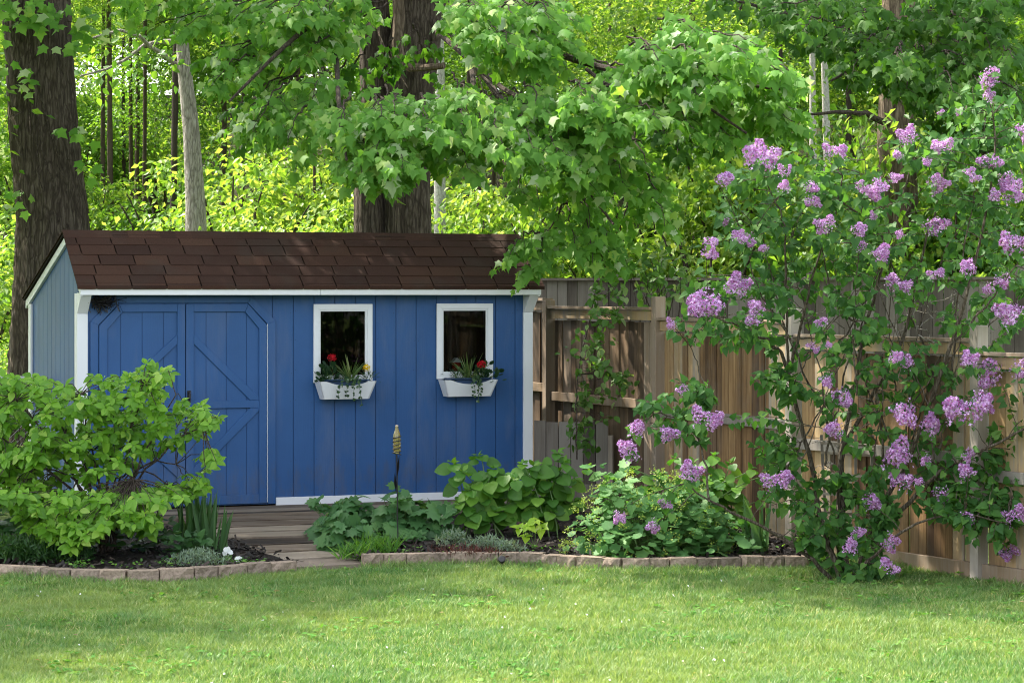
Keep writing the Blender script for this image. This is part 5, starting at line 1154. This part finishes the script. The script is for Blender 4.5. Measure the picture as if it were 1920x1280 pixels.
# mounds
def mound(name, label, cat, c, rad, n, T, ls, mat, extra=None):
    t = thing(name, label, cat, c); lf = Acc(); st = Acc()
    d = nrm(rnd3(n) + A([0, -.25, .35])); d[:, 2] = np.abs(d[:, 2]); lump = 1 + .16 * np.sin(d[:, 0] * 7 + R(0, 6)) + .16 * np.sin(d[:, 1] * 6 + d[:, 2] * 5 + R(0, 6)) + .12 * np.sin(d[:, 2] * 11 + d[:, 0] * 4 + R(0, 6))
    p = d * A(rad) * (lump * np.where(rng.random(n) < .08, 1.18, 1) * R(.66, 1.05, n))[:, None]; p[:, 2] = np.maximum(.03, p[:, 2])
    nn = d * .55 + A([0, -.35, .65]) + rnd3(n, .25); tip = d * A([1, 1, .2]) + A([0, 0, -.35]) + rnd3(n, .25)
    nn += rnd3(n, .2); leaves(lf, p - nrm(tip) * ls * .4, tip, nn, R(.45, 1.2, n) * ls, T)
    for q in p[::4]: tube(st, curve([q[0] * .25, q[1] * .25, 0], q, 4, .02), .0028, 4)
    lf.build('foliage', mat, t); st.build('stem', M['stem_green'], t)
    if extra: extra(t, d, A(rad))
    return t
def bloom(t, d, rad):
    a = Acc(); k = 0
    for q in rng.permutation(len(d))[:150]:
        c = d[q] * rad * 1.08 + A([0, 0, .03]); n = 18; leaves(a, c + rnd3(n, .02), rnd3(n), A([0, -.5, 1.]) + rnd3(n, .4), R(.012, .022, n), FLORET)
    a.build('blossom', M['mantle_bloom'], t)
mound('mantle_plant', 'wide mound of pale scalloped leaves with tiny lime flowers', 'plant', G(1215, 20.65, .06), (.64, .46, .62), 900, ROUND, .105, M['mantle'], bloom)
mound('mantle_plant', 'smaller clump of pale scalloped leaves under the low lilac branch', 'plant', G(1335, 20.6, .06), (.34, .3, .40), 170, ROUND, .11, M['mantle'])
mound('mallow_plant', 'lobed leaved mallow beside the walkway left of the bottle torch', 'plant', G(645, 21.9, .08), (.29, .28, .34), 170, LOBED, .15, M['mallow'])
mound('mallow_plant', 'broad lobed leaved mallow right behind the bottle torch', 'plant', G(760, 21.9, .08), (.42, .32, .33), 270, LOBED, .15, M['mallow'])
mound('mallow_plant', 'low lobed leaved mallow at the corner of walkway and bed', 'plant', G(660, 21.2, .07), (.28, .24, .25), 120, LOBED, .13, M['mallow'])
blades_plant('grass_tuft', 'bright tuft of grassy blades at the foot of the bottle torch', 'plant', G(705, 20.75, .06), 150, .26, .010, M['hydr'], 1., None, .9, foot=.16)
blades_plant('grass_tuft', 'low tuft of grassy blades at the bed corner by the slab', 'plant', G(662, 20.55, .05), 90, .22, .011, M['hydr'], 1.1, None, .8, foot=.12)
def feathery(label, c, n, r, h, mat, ls=.07, name='feathery_plant', red=False):
    a = Acc(); p = np.clip(rnd3(n), -1.9, 1.9) * A([r * .45, r * .36, 0]); p[:, 2] = R(.1, 1, n) * h * np.exp(-(p[:, 0] ** 2) / (r * r)); d = rnd3(n) * .7 + A([0, -.1, .9])
    leaves(a, p, d, rnd3(n), R(.6, 1.2, n) * ls, NARROW); return a.build(name, mat, loc=c, label=label, cat='plant')
feathery('dark feathery plant at the far left of the border', G(25, 20.2, .06), 2400, .42, .17, M['fern'])
feathery('dark feathery plant second from the left in the border', G(105, 20.15, .06), 1700, .32, .15, M['fern'])
feathery('silvery grey leaved clump in front of the mulch near the torch', G(915, 20.9, .07), 420, .20, .11, M['silver'], .05, 'silver_plant')
feathery('taller silvery leaved clump left of the green hydrangea', G(850, 21.2, .07), 380, .17, .14, M['silver'], .05, 'silver_plant')
feathery('small silvery leaved clump below the lime seedling', G(955, 20.75, .07), 260, .15, .09, M['silver'], .045, 'silver_plant')
feathery('wiry dark red stemmed plant in the middle of the right bed', G(880, 20.65, .06), 480, .38, .06, M['redstem'], .05, 'red_plant')
feathery('blue green low carpet plant at the end of the left bed', G(370, 19.85, .06), 800, .26, .12, M['silver'], .045, 'carpet_plant')
def lowplants(name, label, pts, Yl, ls, mat, T, n=14, group=None, h=.06):
    for (px, dY) in pts:
        a = Acc(); p = rnd3(n) * A([.06, .05, 0]); p[:, 2] = R(.01, h, n); leaves(a, p, rnd3(n) * A([1, 1, .2]) + A([0, 0, .2]), A([0, -.3, 1.]) + rnd3(n, .3), R(.7, 1.2, n) * ls, T)
        a.build(name, mat, loc=G(px, Yl + dY, .06), label=label, cat='plant', group=group)
lowplants('seedling', 'tiny green seedling sprouting from the mulch of the left bed', [(150, .1), (165, .2), (215, .1), (250, .15), (305, .2), (318, .35), (340, .3), (405, .35), (450, .4), (480, .35), (145, .3)], 19.5, .035, M['hydr'], OVATE, 12, 'seedlings in the left bed')
lowplants('seedling', 'tiny green seedling sprouting from the mulch of the right bed', [(760, .1), (800, .2), (850, .15), (930, .3), (1000, .2), (1045, .1), (1430, .2), (1460, .15)], 20.7, .035, M['hydr'], OVATE, 12, 'seedlings in the right bed')
lowplants('leafy_plant', 'broad leaved dark green plant under the lime dogwood', [(150, .1), (185, .05), (215, 0), (240, .1), (265, .05), (290, .1), (310, .2)], 20.75, .12, M['fern'], OVATE, 22, 'dark plants under the dogwood', .26)
lowplants('leafy_plant', 'dark leafy plant filling the left end of the bed behind the feathery plants', [(-60, 0), (-20, .1), (15, 0), (45, .15), (75, 0), (105, .15), (130, .3)], 21.0, .13, M['mallow'], OVATE, 34, 'dark plants at the left end of the bed', .42)
lowplants('leafy_plant', 'green leafy perennial between dogwood and iris clump', [(335, .1), (350, .3), (365, .2)], 20.3, .10, M['mallow'], OVATE, 26, 'perennials beside the iris', .22)
# irises
blades_plant('iris_clump', 'upright blue green iris blades beside the walkway planks', 'plant', G(372, 20.9, .08), 46, .62, .032, M['iris'], .24, None, 1., foot=.13, droop=.5)
blades_plant('iris_clump', 'small iris fan leaning over the walkway planks', 'plant', G(415, 20.75, .08), 12, .46, .03, M['iris'], .3, (.15, 0, 0), 1., foot=.05, droop=.5)
blades_plant('iris_clump', 'grey green iris blades beside the low lilac branch', 'plant', G(1425, 20.55, .06), 11, .62, .04, M['iris'], .5, (-.15, 0, 0), 1., foot=.08, droop=.9)
# white pansies
for k, (px, py, lb) in enumerate(((428, 1030, 'larger white pansy at the corner of the left bed'), (450, 1043, 'smaller white pansy near the end blocks of the left bed'))):
    b = G(px, 20.25 - .25 * k, .06); t = thing('pansy', lb, 'flower', b); a = Acc(); n = 16; leaves(a, rnd3(n) * A([.04, .03, 0]) + A([0, 0, .03]), rnd3(n), A([0, -.3, 1.]) + rnd3(n, .3), .04, OVATE); a.build('foliage', M['hydr'], t)
    f = Acc(); n = 7; leaves(f, rnd3(n) * .008 + A([0, -.02, .075 - .02 * k]), rnd3(n) * A([1, .3, 1]), A([0, -1., .4]) + rnd3(n, .2), (.045 if k == 0 else .03), ROUND); f.build('blossom', M['whitepetal'], t)
    s = Acc(); tube(s, [(0, 0, 0), (0, -.01, .07 - .02 * k)], .0025, 4); s.build('stem', M['stem_green'], t)
# climbing vine on the fence
vine = thing('climbing_vine', 'climbing vine with small leaves growing up the fence beside the shed', 'vine'); lf = Acc(); st = Acc()
vp = [P(x, y, Yv) for x, y, Yv in ((1082, 860, 24.2), (1080, 760, 24.3), (1085, 680, 24.4), (1105, 600, 24.5), (1120, 540, 24.6), (1110, 500, 24.8))]; t_ = np.linspace(0, 1, 30); s_ = np.linspace(0, 1, len(vp))
vc = np.column_stack([np.interp(t_, s_, A(vp)[:, k]) for k in range(3)]); tube(st, vc + R(-.01, .01, vc.shape), np.linspace(.008, .004, 30), 5)
for outl, n in (([(1100, 520), (1180, 540), (1170, 600), (1100, 620), (1095, 560)], 22), ([(1070, 610), (1150, 610), (1140, 690), (1080, 720), (1065, 650)], 17), ([(1130, 680), (1180, 700), (1175, 725), (1130, 700)], 12), ([(1075, 720), (1160, 740), (1150, 780), (1085, 800), (1070, 750)], 14), ([(1065, 790), (1100, 790), (1120, 850), (1085, 870), (1065, 830)], 9)):
    for q in poly_in(outl, n):
        c = P(q[0], q[1], 24.35 + R(-.1, .15)); m_ = vc[np.argmin(np.linalg.norm(vc - c, axis=1))]; e = curve(m_, c, 5, .02, .01); tube(st, e, .002, 3)
        k = 5; leaves(lf, c + rnd3(k, .04), rnd3(k) + A([0, -.3, -.4]), A([-.1, -.7, .6]) + rnd3(k, .4), R(.05, .10, k), OVATE)
lf.build('foliage', M['vine'], vine); st.build('stem', M['twig'], vine)
# shoots poking over the fence tops
sh = thing('fence_top_shrub', 'bright leafy shrub arching over the fence near the first tall post', 'shrub', G(1180, 25.4, 0)); lf = Acc(); st = Acc(); o = A(sh.location)
for q in poly_in([(1150, 470), (1260, 470), (1300, 520), (1250, 580), (1200, 560), (1215, 520), (1160, 500)], 30):
    c = P(q[0], q[1], 25.2 + R(-.3, .3)) - o; tube(st, curve(A([R(.2, .5), .2, 1.5]), c, 6, .05, .02), .003, 4); k = 6; leaves(lf, c + rnd3(k, .06), rnd3(k) + A([0, -.3, -.5]), A([-.1, -.6, .7]) + rnd3(k, .4), R(.07, .12, k), OVATE)
tube(st, [(.35, .2, -.1), (.33, .2, .8), (.35, .2, 1.55)], .02, 6); lf.build('foliage', M['vine'], sh); st.build('stem', M['twig'], sh)

# ------------------------------------------------------------------ garden ornaments
Yb_ = 21.0; b0 = G(744, Yb_, .06); tor = thing('bottle_torch', 'amber glass bottle in a wire spiral on a thin garden stake', 'garden stake', b0); o = A(b0)
a = Acc(); top = P(744, 852, Yb_) - o; tube(a, curve([0.01, 0, -.08], top, 8, 0, .002), .006, 6); a.build('stake', M['black'], tor)
def lathe(prof, n=20):
    v = [[r * math.cos(t), r * math.sin(t), z] for r, z in prof for t in np.arange(n) / n * 2 * np.pi]
    f = [[i * n + j, i * n + (j + 1) % n, (i + 1) * n + (j + 1) % n, (i + 1) * n + j] for i in range(len(prof) - 1) for j in range(n)]
    return A(v), f
zb = P(744, 850, Yb_)[2] - o[2]; zt = P(744, 797, Yb_)[2] - o[2]; hh = zt - zb
a = Acc(); v, f = lathe([(.001, 0), (.022, .002), (.028, .02), (.030, hh * .5), (.029, hh * .68), (.016, hh * .84), (.012, hh * .93), (.013, hh * .96), (.001, hh * .965)]); a.add(v + A([top[0], 0, zb]), f); a.build('bottle', M['amber'], tor, smooth=True)
a = Acc(); v, f = lathe([(.001, hh * .966), (.013, hh * .967), (.013, hh), (.001, hh + .002)]); a.add(v + A([top[0], 0, zb]), f); a.build('stopper', M['cork'], tor)
a = Acc(); tt = np.linspace(0, 1, 80); tube(a, np.column_stack([top[0] + .034 * np.cos(tt * 5.2 * 2 * np.pi), .033 * np.sin(tt * 5.2 * 2 * np.pi), zb - .01 + tt * hh * .68]), .0042, 5); a.build('wire_coil', M['black'], tor)
for (xa, ya, xb, yb) in ((744, 900, 749, 851), (743, 925, 740, 885)):
    a = Acc(); p, q = P(xa, ya, Yb_) - o, P(xb, yb, Yb_ - .02) - o; m_ = (p + q) / 2
    v = [p, m_ + A([-.012, -.012, 0]), q, m_ + A([.010, -.012, 0]), m_ + A([0, .004, 0])]; a.add(A(v), [[0, 1, 4], [1, 2, 4], [2, 3, 4], [3, 0, 4]]); a.build('metal_leaf', M['black'], tor)
t = thing('garden_spotlight', 'small dark spotlight on a stake before the right border blocks', 'light', G(941, 20.3, .0)); a = Acc(); v, f = lathe([(.001, 0), (.018, .002), (.026, .02), (.030, .045), (.024, .048), (.001, .044)]); Rm = A(Matrix.Rotation(.9, 3, 'X')); a.add(v @ Rm.T + A([0, .0, .045]), f); a.build('lamp_head', M['black'], t, smooth=True)
a = Acc(); tube(a, [(0, 0, -.06), (0, 0, .05)], .007, 6); a.build('stake', M['black'], t)
t = thing('tree_stump', 'dark wet looking root stump under the low lilac branch', 'stump', G(1392, 20.75, .06)); a = Acc(); v, f = trunk_mesh([(0, 0, -.06), (0, 0, .05), (.01, 0, .15), (.02, .0, .21)], [.14, .12, .10, .07], 28, .14, 21, 20); a.add(v, f); a.build('stump_body', M['chip'], t, smooth=True)
a = Acc(); tube(a, curve((-.10, -.08, .20), (.13, -.12, .05), 8, .06), .009, 6); a.build('root', M['stem_lilac'], t)
